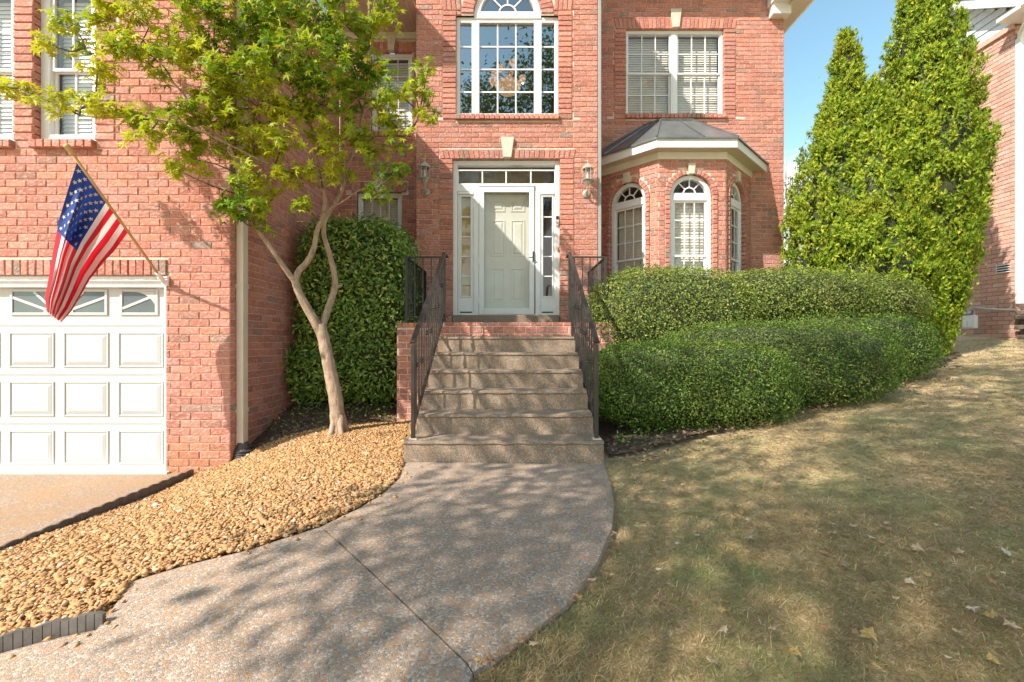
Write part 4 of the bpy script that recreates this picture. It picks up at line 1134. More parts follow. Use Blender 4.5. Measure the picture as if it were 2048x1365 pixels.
mb = MB(); w_tow.box(mb, T(1112.2), T(1117.8), rec + .032, rec + .036, TZ(438), TZ(431)); mb.build('camera_lens', 'dark', db)
mb = MB(); mb.tube([w_tow.P(T(1115), rec + .031, TZ(445)), w_tow.P(T(1115), rec + .038, TZ(445))], .012, 12); mb.build('button', 'steel', db)
tag(db, 'small white video doorbell with dark lens on the door frame', 'doorbell')
dk = empty('door_knocker', w_tow.P(T(1116), 0, TZ(497)))
mb = MB(); w_tow.box(mb, T(1115), T(1118), rec, rec + .018, TZ(502), TZ(492)); bevel(mb.build('back_plate', 'brass', dk), .004)
mb = MB(); mb.tube([w_tow.P(T(1116.4), rec + .018, TZ(495)), w_tow.P(T(1116.4), rec + .035, TZ(497)), w_tow.P(T(1116.4), rec + .02, TZ(500))], .006, 8); mb.build('hook', 'brass', dk)
tag(dk, 'small brass hook plate on the door frame below the doorbell', 'hook')

# ------------------------------------------------------------------ chandelier behind the tall window
ch = empty('chandelier', (0.0, 8.6, 5.6)); tag(ch, 'lit chandelier with amber glass shades seen through the tall window', 'chandelier')
def glow(name, c, e):
    t = NT(name, .4); t.col(c); t.b.inputs['Emission Color'].default_value = (*c, 1); t.b.inputs['Emission Strength'].default_value = e; return t.m
M['amber'] = glow('amber_shade', (1.0, 0.48, 0.20), 0.55); M['bulb'] = glow('bulb', (1.0, 0.75, 0.45), 4.0)
cc = at(1016, 172, 8.6)
mb = MB(); mb.lathe(cc, [(.02, -.16), (.16, -.12), (.24, -.02), (.25, .03)], 20); mb.build('bowl_shade', 'amber', ch, True)
mb = MB(); mb.tube([cc + Vector((0, 0, .02)), cc + Vector((0, 0, 1.25))], .012, 8); mb.lathe(cc, [(.05, .28), (.07, .34), (.03, .45)], 12); mb.build('stem', 'brass', ch)
for px, py in ((985, 165), (1045, 160), (1000, 138), (1026, 128), (1020, 150), (990, 152)):
    p = at(px, py, 8.6 + random.uniform(-.2, .2))
    mb = MB(); mb.lathe(p, [(.03, -.06), (.05, -.02), (.075, .06)], 12); mb.build('shade', 'amber', ch, True)
    mb = MB(); mb.lathe(p, [(.006, -.085), (.026, -.07), (.024, -.045)], 8); mb.build('bulb', 'bulb' if px == 1045 else 'amber', ch, True)
    mb = MB(); mb.tube([cc + Vector((0, 0, .3)), cc * .4 + p * .6 + Vector((0, 0, .0)), p + Vector((0, 0, -.08))], .008, 6); mb.build('arm', 'brass', ch)

# ------------------------------------------------------------------ flag on its pole
flag = empty('flag', tuple(at(325, 560, GY_ - .05))); tag(flag, 'red white and blue flag with stars hanging from a wooden pole above the garage door', 'flag')
p_b = at(325, 560, GY_ - .06); p_t = at(137, 297, 3.80)
mb = MB(); mb.tube([p_b, p_t], .0125, 10); mb.build('pole', 'wood', flag, True)
dv = (p_t - p_b).normalized()
mb = MB(); mb.tube([p_t - dv * .06, p_t - dv * .05, p_t - dv * .04, p_t - dv * .035, p_t + dv * .02, p_t + dv * .035], [.0125, .02, .02, .016, .024, .020], 12); mb.build('finial', 'wood', flag, True)
br = MB(); br.tube([p_b - dv * .04, p_b + dv * .10], .022, 10); c = p_b
br.box(c.x - .035, c.x + .035, GY_ - .035, GY_ - .008, c.z - .06, c.z + .04); br.tube([c + Vector((-.05, 0, .02)), c + Vector((.05, 0, .02))], .012, 8); bevel(br.build('bracket', 'white', flag), .003)
LT = np.array([(147, 316), (128, 372), (110, 432), (100, 490), (93, 545), (86, 592), (92, 622)], float)       # free edge from the pole tip
RT = np.array([(249, 452), (222, 487), (196, 515), (172, 548), (155, 585), (139, 618), (120, 644)], float)     # free edge from the lower corner
pl = lambda s: p_t + (p_b - p_t) * (0.075 + 0.50 * s)
def flag_pt(s, t):
    k = t * 6; i = min(int(k), 5); f = k - i
    l = LT[i] * (1 - f) + LT[i + 1] * f; r = RT[i] * (1 - f) + RT[i + 1] * f
    P = pl(s); d0 = P.y
    hpx = np.array([1024 + FPX * P.x / P.y, 682 - FPX * (P.z - EYE) / P.y])
    ss = s + (0.055 * math.sin(7.5 * s + 1.0) + .03 * math.sin(15 * s)) * min(1, t * 2.2)
    q = l * (1 - ss) + r * ss
    bl = min(1.0, t * 5); lin = LT[0] * (1 - s) + RT[0] * s
    q = q + (hpx - lin) * (1 - min(1, t * 1.0))
    amp = .085 * min(1.0, t * 2.4)
    d = (d0 - .0) * (1 - .85 * min(1, t * 1.1)) + 4.02 * .85 * min(1, t * 1.1)
    d = d + amp * math.sin(2 * math.pi * (2.3 * s + .25) + 1.8 * t) + .35 * amp * math.sin(2 * math.pi * (4.1 * s) - 3.0 * t)
    return at(q[0], q[1], d)
def cloth(name, c, tr):
    t = NT(name, .8); p = t.pos(); t.col(c); t.bump(t.noise(p, 18, 3), .25, .01); t.translucent(c, tr); return t.m
M['f_red'] = cloth('red_cloth', (0.62, 0.012, 0.030), .30); M['f_white'] = cloth('white_cloth', (0.80, 0.72, 0.70), .30); M['f_blue'] = cloth('blue_cloth', (0.012, 0.045, 0.24), .2)
def cloth_part(name, s0, s1, ns, t0, t1, nt, mat):
    V = [flag_pt(s0 + (s1 - s0) * i / ns, t0 + (t1 - t0) * j / nt) for i in range(ns + 1) for j in range(nt + 1)]
    Fq = [(i * (nt + 1) + j, i * (nt + 1) + j + 1, (i + 1) * (nt + 1) + j + 1, (i + 1) * (nt + 1) + j) for i in range(ns) for j in range(nt)]
    return np_mesh(name, V, Fq, mat, flag, True)
for k in range(13):
    t0 = .40 if k < 7 else 0.0
    cloth_part('stripe', k / 13, (k + 1) / 13, 4, t0, 1.0, 60 if t0 else 90, 'f_red' if k % 2 == 0 else 'f_white')
canton = cloth_part('canton', 0, 7 / 13, 28, 0, .40, 40, 'f_blue')
V, Fs = [], []
for rI in range(9):
    for cI in range(6 if rI % 2 == 0 else 5):
        s = (rI + 1) / 10 * 7 / 13; t = ((2 * cI + 1) if rI % 2 == 0 else (2 * cI + 2)) / 12 * .40
        c0 = flag_pt(s, t); e1 = (flag_pt(s + .01, t) - c0).normalized(); e2 = (flag_pt(s, t + .01) - c0); e2 = (e2 - e1 * e2.dot(e1)).normalized(); nn = e1.cross(e2)
        for sg in (1, -1):
            b = len(V)
            for k in range(10):
                g = math.pi * k / 5; rr = .021 if k % 2 == 0 else .0085
                V.append(tuple(c0 + nn * .004 * sg + (e1 * math.sin(g) - e2 * math.cos(g)) * rr))
            V.append(tuple(c0 + nn * .004 * sg))
            Fs += [(b + 10, b + k, b + (k + 1) % 10) for k in range(10)]
np_mesh('stars', V, Fs, 'f_white', canton)

# ------------------------------------------------------------------ neighbour's house on the right
nb = empty('neighbour_house', (9.8, 9, 1.1)); tag(nb, 'pink brick house next door with white siding gable and downspout', 'house')
NX, NY = 9.80, 8.87
NE = 11.9
w_ns = Wall(NX, NE, 0, -1); w_nf = Wall(NX, NY)
for W in (w_ns, w_nf): W.rects, W.arcs = [], []
lay(w_ns, 0, NE - NY, 1.0, 7.2, 0.05); lay(w_nf, 0, 6, 1.0, 7.2, .03)
for W, b in ((w_ns, NE - NY), (w_nf, 6)):
    mb = MB(); P = W.P; mb.add([P(0, -.008, .6), P(b, -.008, .6), P(b, -.008, 7.2), P(0, -.008, 7.2)], [(0, 1, 2, 3)]); o = mb.build('wall', 'mortar_far', nb)
    V, Fq = [], []
    for q in W.quads:
        k = len(V); V += quad_verts(W, q); Fq += [tuple(i + k for i in f) for f in QF]
    np_mesh('brick_courses', V, Fq, 'brick_far', o)['kind'] = 'stuff'
# siding gable above the brick
mb = MB(); P = w_ns.P; k = 0
gab = MB(); gab.add([P(0, .0, 7.2), P(NE - NY, .0, 7.2), P(NE - NY, 0, 7.45), P((NE - NY) / 2, 0, 8.6), P(0, 0, 7.45)], [(0, 1, 2, 3, 4)]); go = gab.build('gable_siding', 'siding', nb)
for i in range(24):
    z = 7.24 + i * .16; half = min((NE - NY) / 2, (8.6 - z) / .76); uc = (NE - NY) / 2
    if half < .2: break
    mb = MB(); mb.hexa([P(uc - half, .004, z), P(uc + half, .004, z), P(uc + half, .03, z), P(uc - half, .03, z), P(uc - half, .004, z + .15), P(uc + half, .004, z + .15), P(uc + half, .010, z + .15), P(uc - half, .010, z + .15)]); mb.build('siding_board', 'siding', go)
mb = MB(); w_ns.box(mb, 0, NE - NY, .0, .05, 7.12, 7.23); mb.build('trim_board', 'brick_far', nb)
def rake(u0, z0, u1, z1, w0, w1, th, name, mat):
    mb = MB(); q = [(u0, z0), (u1, z1), (u1, z1 + th), (u0, z0 + th)]; w_ns.hexq(mb, q, w0, w1); mb.build(name, mat, nb)
U = NE - NY
rake(U + .45, 7.24, U / 2, 8.55, -.02, .30, .20, 'rake_board', 'siding'); rake(U + .5, 7.45, U / 2, 8.77, -6, .34, .06, 'roof', 'shingle')
rake(-.45, 7.24, U / 2, 8.55, -.02, .30, .20, 'rake_board', 'siding'); rake(-.5, 7.45, U / 2, 8.77, -6, .34, .06, 'roof', 'shingle')
mb = MB(); mb.box(9.42, 16, 8.40, 8.86, 7.2, 7.28); mb.box(9.40, 16, 8.30, 8.42, 7.22, 7.42); bevel(mb.build('eave_gutter', 'white', nb), .015)
mb = MB(); mb.box(NX - .004, NX + .10, NY - .10, NY - .004, 1.75, 6.9); bevel(mb.build('downspout', 'white', nb), .01)
mb = MB(); mb.tube([(NX + .05, NY - .05, 6.9), (NX + .02, NY - .10, 7.0), (NX - .12, NY - .32, 7.08), (NX - .14, NY - .42, 7.2)], .045, 8); mb.build('downspout_elbow', 'white', nb)
mb = MB(); mb.box(NX + .14, NX + 3, NY - .5, NY - .01, 4.95, 5.6); mb.build('porch_fascia', 'siding', nb)
for i in range(5):
    mb = MB(); mb.box(NX + .13, NX + 3, NY - .515, NY - .5, 4.98 + i * .12, 5.07 + i * .12); mb.build('siding_board', 'siding', nb)
mb = MB(); mb.hexa([(NX + .08, NY - .62, 5.6), (NX + 3, NY - .62, 5.6), (NX + 3, NY, 5.6), (NX + .08, NY, 5.6), (NX + .08, NY - .62, 5.64), (NX + 3, NY - .62, 5.64), (NX + 3, NY, 5.95), (NX + .08, NY, 5.95)]); mb.build('porch_roof', 'shingle', nb)
# foundation vent
vd = 910 * NX / (2007 - 1024); vz = EYE + (682 - 537) / 910 * vd
mb = MB(); u = NE - vd; w_ns.box(mb, u - .11, u + .11, .0, .012, vz - .085, vz + .085); vent = mb.build('wall_vent', 'dark', nb)
for i in range(4):
    mb = MB(); z = vz - .085 + i * .048; w_ns.box(mb, u - .12, u + .12, .0, .03, z, z + .018); mb.build('vent_louvre', 'white', vent)
# gas meter
gdp = 910 * (NX - .2) / (1945 - 1024); gx = NX - .2; gz = h1(gx, gdp)
gm = empty('gas_meter', (gx, gdp, gz)); tag(gm, 'white gas meter with pipes at the foot of the neighbouring brick wall', 'gas meter')
zc = EYE + (682 - 640) / 910 * gdp
mb = MB(); mb.box(gx - .10, gx + .0, gdp - .13, gdp + .13, zc - .18, zc + .10); o = mb.build('meter_body', 'white', gm); bevel(o, .03, 3)
mb = MB(); mb.box(gx - .112, gx - .10, gdp - .1, gdp - .005, zc - .15, zc - .02); mb.box(gx - .112, gx - .10, gdp + .005, gdp + .1, zc - .15, zc - .02); bevel(mb.build('meter_face', 'white', gm), .005)
mb = MB(); mb.tube([(gx - .05, gdp - .08, zc + .1), (gx - .05, gdp - .08, zc + .26), (gx - .02, gdp - .40, zc + .20), (gx + .19, gdp - .62, zc + .17)], .022, 8); mb.tube([(gx - .05, gdp + .1, zc + .1), (gx - .05, gdp + .1, zc + .22), (gx - .05, gdp + .22, zc + .22), (gx - .05, gdp + .22, gz - .1)], .022, 8); mb.lathe((gx - .05, gdp + .02, zc + .16), [(.02, -.06), (.07, -.03), (.07, .03), (.03, .06)], 12); mb.build('meter_pipes', 'steel', gm)
# stacked stone edge by the neighbour's porch
sw_ = empty('stone_retaining_wall', (9.75, 8.6, 1.1)); tag(sw_, 'low dark stacked stone wall at the right edge below the white downspout', 'wall')
for r in range(6):
    for i in range(5):
        mb = MB(); x0 = 9.70 + i * .26 + (.12 if r % 2 else 0) + random.uniform(-.02, .02); z0 = 1.06 + r * .095; y0 = 8.52 + .012 * r + random.uniform(-.025, .02)
        mb.box(x0, x0 + .245, y0, y0 + .26, z0, z0 + .088); bevel(mb.build('stone', 'rockwall', sw_), .018, 2)

# ------------------------------------------------------------------ foliage tools
def unit_vec(v): return v / np.maximum(np.linalg.norm(v, axis=-1, keepdims=True), 1e-9)
def scatter(name, Pn, Nn, size, tmpl, faces, mat, parent, jitter=0.6, dirv=None, smooth=False, r=None):
    r = r or rng; n = len(Pn); tv = np.asarray(tmpl, float)
    nn = unit_vec(Nn + jitter * r.normal(size=(n, 3)))
    a = r.normal(size=(n, 3)) if dirv is None else dirv + 0.45 * r.normal(size=(n, 3))
    t = unit_vec(a - (a * nn).sum(1, keepdims=True) * nn); b = np.cross(nn, t)
    sz = size * r.uniform(0.7, 1.3, size=(n, 1, 1))
    V = Pn[:, None, :] + sz * (tv[None, :, 0:1] * t[:, None, :] + tv[None, :, 1:2] * b[:, None, :] + tv[None, :, 2:3] * nn[:, None, :])
    Fb = np.asarray(faces, int)
    Fs = (np.arange(n)[:, None, None] * len(tv) + Fb[None]).reshape(-1, Fb.shape[1])
    return np_mesh(name, V.reshape(-1, 3), Fs, mat, parent, smooth)
LEAF = ([(0, 0, 0), (.45, .26, .10), (1, 0, -.04), (.45, -.26, .10)], [(0, 1, 2), (0, 2, 3)])
def palmate(n=7):
    V = [(0, 0, .05)]; 
    for i in range(n):
        g = math.pi * (-.78 + 1.56 * i / (n - 1)); L = (.62, .86, .98, 1.0, .98, .86, .62)[i] if n == 7 else 1
        V.append((L * math.cos(g) * .6, L * math.sin(g) * .6, -.10 * L))
        if i < n - 1:
            g2 = math.pi * (-.78 + 1.56 * (i + .5) / (n - 1)); V.append((.24 * math.cos(g2), .24 * math.sin(g2), .03))
    k = len(V); return V, [(0, i, i + 1) for i in range(1, k - 1)]
MAPLE = palmate()
SPRAY = ([(0, 0, 0), (.78, .30, 0), (.62, .08, .05), (1.25, .03, -.06), (.64, -.07, .05), (.84, -.30, 0)], [(0, 2, 1), (0, 4, 2), (2, 4, 3), (0, 5, 4)])
def lump(d, seed, k=4):       # smooth bumps as a function of direction
    rr = np.random.default_rng(seed); out = np.zeros(len(d))
    for f, a in ((2.0, .45), (4.5, .34), (10.0, .30), (19.0, .22)):
        for _ in range(k):
            w = rr.normal(size=3) * f; out += a / k * np.sin(d @ w + rr.uniform(0, 6.28))
    return out
def super_pts(n, c, a, e, seed, bump=.06, shell=.12, zmin=-1.0, r=None):
    r = r or np.random.default_rng(seed)
    d = unit_vec(r.normal(size=(n * 2, 3))); d = d[d[:, 2] > zmin][:n]
    rad = 1.0 / (np.abs(d[:, 0]) ** e + np.abs(d[:, 1]) ** e + np.abs(d[:, 2]) ** e) ** (1 / e)
    k = rad * (1 + bump * lump(d * 1.0, seed))
    a = np.asarray(a, float)
    p = d * k[:, None]
    nrm = unit_vec(np.sign(p) * np.abs(p) ** (e - 1) / a)
    q_ = r.random((len(d), 1))
    pos = p * a * (1 - shell * q_ ** 1.6 + np.where(q_ < .07, .055 * r.random((len(d), 1)), 0))
    return pos + np.asarray(c), nrm
def core_mesh(c, a, e, seed, bump, parent, k=0.86, name='dark_core'):  # added solid dark filler that stops light and views through the crown
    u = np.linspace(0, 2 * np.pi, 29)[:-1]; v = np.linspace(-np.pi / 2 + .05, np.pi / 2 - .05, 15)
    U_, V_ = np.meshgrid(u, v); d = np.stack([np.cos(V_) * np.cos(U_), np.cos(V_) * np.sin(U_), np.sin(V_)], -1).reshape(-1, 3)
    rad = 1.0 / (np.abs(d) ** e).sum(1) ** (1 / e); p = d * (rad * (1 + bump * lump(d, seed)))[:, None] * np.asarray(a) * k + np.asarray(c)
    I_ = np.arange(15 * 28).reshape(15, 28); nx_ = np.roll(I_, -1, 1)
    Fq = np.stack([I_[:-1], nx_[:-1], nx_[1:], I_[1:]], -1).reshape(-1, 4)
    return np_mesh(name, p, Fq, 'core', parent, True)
def shrub(name, label, cat, group, c, a, e, n, leaf, mat, seed, bump=.06, shell=.14, stems=6, zmin=-.75, tm=LEAF, core=.86, jit=.75, extra=None):
    zb = h1(c[0], c[1]) - .04
    o = empty(name, (c[0], c[1], zb)); tag(o, label, cat, group)
    p, nr = super_pts(n, c, a, e, seed, bump, shell, zmin)
    up = np.array([0, 0, .35])
    scatter('crown', p, nr + up, leaf, *tm, mat, o, jit, r=np.random.default_rng(seed + 1))
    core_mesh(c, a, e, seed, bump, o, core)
    mb = MB(); rr = random.Random(seed)
    for _ in range(stems):
        x, y = c[0] + rr.uniform(-.4, .4) * a[0], c[1] + rr.uniform(-.4, .4) * a[1]
        mb.tube([(x, y, h1(x, y) - .1), (x + rr.uniform(-.1, .1), y + rr.uniform(-.1, .1), c[2] - .3 * a[2]), (x + rr.uniform(-.3, .3), y + rr.uniform(-.3, .3), c[2] + .2 * a[2])], [.022, .017, .010], 5)
    mb.build('stem', 'bark_dark', o)
    return o

# ------------------------------------------------------------------ hedges and shrubs
def bx(name, label, px, ptop, d, zbot, rx, ry, n, seed, upper=False, e=2.7, bump=.05, leaf=.030):
    bump *= 1.7
    x = (px - 1024) / FPX * d; zt = EYE + (682 - ptop) / FPX * d
    zb = h1(x, d) + zbot
    return shrub(name, label, 'shrub', 'clipped hedge shrubs in front of the bay', (x, d, (zt + zb) / 2), (rx, ry, (zt - zb) / 2), e, n, leaf, 'yew_leaf' if upper else 'box_leaf', seed, bump, .20, 14, -.93)
bx('boxwood_shrub', 'low clipped shrub of the front hedge row nearest the stair railing', 1368, 682, 4.98, -.03, 1.04, .66, 48000, 21, e=3.8, bump=.040, leaf=.026)
bx('boxwood_shrub', 'low rounded shrub in the middle of the front hedge row', 1530, 646, 5.55, -.03, 1.38, .76, 44000, 22, e=3.6, leaf=.027)
bx('boxwood_shrub', 'low rounded shrub at the arborvitae end of the front hedge row', 1672, 626, 6.45, -.03, 1.14, .80, 27000, 23, e=3.0, leaf=.031)
bx('hedge_shrub', 'broad sunlit shrub of the rear hedge row beside the stair railing', 1334, 536, 6.38, .22, 1.16, .74, 42000, 24, True, 3.0, .05, .032)
bx('hedge_shrub', 'shaded shrub of the rear hedge row in front of the bay window corner', 1570, 540, 6.85, .62, 1.22, .76, 32000, 25, True, 2.6, .05, .032)
bx('hedge_shrub', 'sloping shrub of the rear hedge row against the arborvitae', 1694, 552, 7.30, .45, 1.10, .80, 26000, 26, True, 2.3, .06, .036)

# tall glossy shrub behind the maple
LS = ([(0, 0, 0), (.3, .20, .05), (.7, .17, .03), (1, 0, -.08), (.7, -.17, .03), (.3, -.20, .05)], [(0, 2, 1), (0, 3, 2), (0, 4, 3), (0, 5, 4)])
shrub('laurel_shrub', 'tall clipped glossy green shrub behind the maple trunk', 'shrub', None, (-2.22, 6.75, 1.47), (.78, .70, 1.28), 5.0, 24000, .060, 'laurel_leaf', 31, .05, .16, 8, -.97, LS, .84, .8)
shrub('laurel_shrub', 'dark leafy base of glossy shrub leaning towards the garage side wall', 'shrub', None, (-2.72, 6.55, .62), (.42, .55, .55), 2.4, 3500, .07, 'laurel_leaf', 32, .10, .3, 4, -.9, LS, .7, .9)

# ------------------------------------------------------------------ arborvitae
def arborvitae(label, px, ptop, d, rad, n, seed, lean=0.0, hp=None):
    hp = hp or ([0, .1, .3, .42, .575, .78, .94, 1.0], [.5, .8, 1.0, .95, .72, .32, .14, .02])
    x = (px - 1024) / FPX * d; zt = EYE + (682 - ptop) / FPX * d; zb = h1(x, d) - .05; H = zt - zb
    o = empty('arborvitae', (x, d, zb)); tag(o, label, 'arborvitae', 'arborvitae at the corner of the house')
    r = np.random.default_rng(seed)
    per = 52; m = n // per
    h = r.beta(1.15, 1.45, m); th = r.uniform(0, 2 * np.pi, m)
    prof = np.interp(h, *hp)
    dirs = np.stack([np.cos(th) * 1.6, np.sin(th) * 1.6, h * 7.0], 1)
    col = 0.11 * np.sin(5 * th + 2.0 * np.sin(h * 6 + seed)) + .08 * np.sin(9 * th + h * 11 + seed)
    R = rad * prof * (1 + col + .15 * lump(dirs * .8, seed)) * (1.0 - .16 * r.random(m) ** 1.4)
    B_ = np.stack([x + R * np.cos(th) + lean * h, d + R * np.sin(th), zb + h * H], 1)
    tw = th + r.normal(0, .35, m)
    ax_ = unit_vec(np.stack([np.cos(tw) * .55, np.sin(tw) * .55, np.full(m, .95)], 1) + .18 * r.normal(size=(m, 3)))
    ln_ = r.uniform(.16, .34, m) * (.55 + .45 * prof)
    s_ = r.random((m, per)) ** .8
    P_ = B_[:, None, :] + ax_[:, None, :] * ((s_ - .45) * ln_[:, None])[..., None] + r.normal(size=(m, per, 3)) * (.062 * (1.15 - s_))[..., None]
    P_ = P_.reshape(-1, 3); th2 = np.repeat(th, per); k_ = len(P_)
    nr = np.stack([-np.sin(th2 + r.normal(0, .8, k_)), np.cos(th2 + r.normal(0, .8, k_)), np.full(k_, .15)], 1)
    nr = np.where((r.random(k_) < .6)[:, None], np.stack([np.cos(th2), np.sin(th2), np.full(k_, .3)], 1), nr)
    dv_ = np.repeat(ax_, per, 0) * 1.3
    scatter('crown', P_, nr, .070, *SPRAY, 'arbor_leaf', o, .45, dv_, r=r)
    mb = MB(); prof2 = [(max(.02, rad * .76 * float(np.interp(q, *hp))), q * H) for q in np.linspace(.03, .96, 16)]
    mb.lathe((x, d, zb), prof2, 14); co = mb.build('dark_core', 'core', o, True)  # added dark filler solid, stands in for the shaded interior
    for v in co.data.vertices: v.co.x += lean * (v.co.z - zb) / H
    mb = MB(); mb.tube([(x, d, zb - .2), (x, d, zb + .4 * H), (x + lean * .9, d, zb + .95 * H)], [.10, .06, .015], 8); mb.build('trunk', 'bark_dark', o)
    return o
arborvitae('slim pointed arborvitae nearest the house corner, with its own separate peak', 1692, 62, 8.3, .90, 60000, 41, 0.0)
arborvitae('shorter arborvitae wedged between the two taller pointed ones', 1752, 165, 7.7, .72, 34000, 42, -.06)
arborvitae('tallest and broadest arborvitae, nearest the neighbouring brick house', 1853, -170, 7.75, .73, 80000, 43, 0.0, ([0, .05, .15, .28, .42, .5, .615, .786, .92, 1], [.25, .38, .66, .88, 1.0, .95, .76, .46, .2, .02]))

# ------------------------------------------------------------------ japanese maple
mt = empty('japanese_maple', tuple(at(676, 866, 5.12))); tag(mt, 'japanese maple with forked pale trunk and green star-shaped leaves on the gravel bed', 'tree')
def branch_line(pts, per=5): return [Vector(q) for q in catmull([tuple(at(*p)) for p in pts], per)]
def limb(mb, pts, r0, r1, n=10, per=5, wob=0.0):
    L_ = branch_line(pts, per); k = len(L_); r0 *= .9; r1 *= .9
    rad = [r0 + (r1 - r0) * (i / (k - 1)) ** .8 for i in range(k)]
    if wob: rad = [q * (1 + wob * math.sin(i * 2.1)) for i, q in enumerate(rad)]
    mb.tube(L_, rad, n); return L_
trk = MB(); nodes = []
base = limb(trk, [(678, 880, 5.12), (676, 850, 5.12), (672, 800, 5.12), (664, 760, 5.12), (655, 715, 5.12), (645, 668, 5.12), (640, 650, 5.12)], .098, .066, 14, 5, .04)
for g in range(5):          # root flare
    a = 2 * math.pi * g / 5 + .4; b = at(677, 866, 5.12)
    trk.tube([b + Vector((.17 * math.cos(a), .17 * math.sin(a), -.06)), b + Vector((.09 * math.cos(a), .09 * math.sin(a), .015)), b + Vector((.03 * math.cos(a), .03 * math.sin(a), .20))], [.016, .032, .045], 7)
A1 = limb(trk, [(643, 668, 5.12), (628, 640, 5.08), (612, 612, 5.04), (598, 585, 5.0), (590, 560, 5.0)], .060, .045, 12)
A2 = limb(trk, [(592, 566, 5.0), (572, 540, 4.95), (548, 505, 4.88), (520, 465, 4.8), (497, 425, 4.72), (482, 380, 4.68), (470, 320, 4.62), (440, 240, 4.55), (420, 150, 4.5)], .036, .012, 10)
A3 = limb(trk, [(590, 566, 5.0), (597, 543, 5.02), (614, 524, 5.04), (627, 498, 5.06), (634, 462, 5.08), (646, 430, 5.08), (650, 395, 5.05), (640, 360, 5.0), (630, 300, 4.95), (618, 230, 4.9), (606, 150, 4.85), (600, 60, 4.8), (596, -40, 4.8)], .043, .010, 10)
B1 = limb(trk, [(642, 660, 5.12), (652, 630, 5.18), (662, 600, 5.24), (670, 575, 5.28), (668, 545, 5.30), (658, 505, 5.30), (648, 470, 5.28), (650, 440, 5.25), (668, 410, 5.3), (684, 380, 5.34), (690, 345, 5.36), (710, 290, 5.4), (728, 210, 5.4), (736, 120, 5.4), (738, 20, 5.4), (735, -60, 5.4)], .050, .011, 10)
limb(trk, [(670, 575, 5.28), (680, 572, 5.30), (684, 568, 5.32)], .026, .012, 8)
limb(trk, [(690, 360, 5.36), (740, 320, 5.3), (790, 292, 5.2), (822, 262, 5.1), (840, 225, 5.05)], .016, .006, 7)
limb(trk, [(640, 375, 5.02), (590, 350, 4.85), (520, 320, 4.65), (450, 285, 4.5), (370, 250, 4.35), (280, 235, 4.25), (190, 235, 4.2), (120, 215, 4.15), (60, 190, 4.1)], .018, .004, 7)
limb(trk, [(470, 320, 4.62), (400, 230, 4.5), (330, 150, 4.4), (250, 110, 4.35), (170, 95, 4.3)], .014, .005, 7)
limb(trk, [(648, 425, 5.06), (690, 400, 5.0), (720, 380, 4.9), (760, 372, 4.8)], .012, .005, 6)
trk.build('trunk', 'bark', mt, True)
skel = np.array([tuple(v) for v in trk.v])
# (px, py, depth, radius in px, leaves, flatten)
MBL = [(150, 60, 4.3, 62, 95), (225, 40, 4.4, 62, 110), (300, 50, 4.4, 70, 150), (370, 40, 4.5, 70, 160), (430, 30, 4.5, 60, 150), (255, 110, 4.3, 52, 105), (320, 125, 4.4, 52, 100), (115, 95, 4.25, 28, 45),
       (195, 140, 4.3, 36, 45), (212, 175, 4.3, 22, 22), (375, 110, 4.5, 52, 110), (440, 100, 4.6, 60, 170), (500, 60, 4.7, 70, 210), (560, 40, 4.8, 75, 230), (630, 40, 4.9, 75, 230), (690, 50, 5.1, 70, 210), (745, 50, 5.2, 55, 150), (770, 20, 5.3, 34, 60),
       (480, 150, 4.5, 65, 210), (550, 130, 4.6, 70, 240), (620, 125, 4.7, 75, 260), (690, 125, 5.0, 70, 210), (745, 130, 5.1, 52, 130), (420, 175, 4.5, 55, 150), (390, 230, 4.4, 50, 110), (455, 220, 4.6, 55, 150), (520, 215, 4.6, 60, 170),
       (585, 205, 4.7, 60, 170), (650, 200, 4.9, 65, 180), (715, 195, 5.0, 55, 140), (770, 180, 5.0, 44, 90), (820, 165, 5.0, 40, 60), (850, 200, 5.0, 34, 42), (858, 135, 5.0, 26, 26), (835, 240, 5.0, 30, 34), (780, 240, 5.0, 48, 90), (800, 285, 4.9, 42, 60),
       (330, 250, 4.3, 50, 95), (270, 225, 4.25, 44, 80), (210, 225, 4.2, 40, 60), (290, 265, 4.2, 34, 50), (375, 285, 4.3, 40, 60), (160, 215, 4.2, 30, 36), (105, 205, 4.15, 34, 44), (60, 190, 4.1, 26, 34), (20, 176, 4.1, 22, 26),
       (365, 345, 4.2, 34, 46), (395, 320, 4.3, 28, 30), (450, 300, 4.5, 44, 80), (510, 290, 4.6, 52, 110), (570, 285, 4.7, 52, 105), (640, 280, 4.8, 52, 110), (700, 275, 4.9, 52, 100), (745, 300, 4.9, 48, 85), (690, 340, 4.9, 44, 60),
       (770, 345, 4.8, 40, 62), (805, 335, 4.8, 28, 38), (745, 395, 4.8, 30, 38), (640, 340, 4.8, 42, 55), (580, 345, 4.7, 46, 75), (520, 350, 4.6, 46, 85), (470, 370, 4.5, 44, 85), (445, 410, 4.5, 30, 50), (490, 415, 4.5, 42, 80), (545, 400, 4.6, 42, 70), (590, 400, 4.7, 34, 42), (530, 440, 4.6, 26, 30), (470, 425, 4.5, 24, 26),
       (300, -60, 4.5, 110, 160), (450, -60, 4.7, 110, 180), (600, -70, 4.9, 120, 200), (720, -60, 5.2, 90, 140)]
Pm, Nm, twig = [], [], MB()
rm = np.random.default_rng(55)
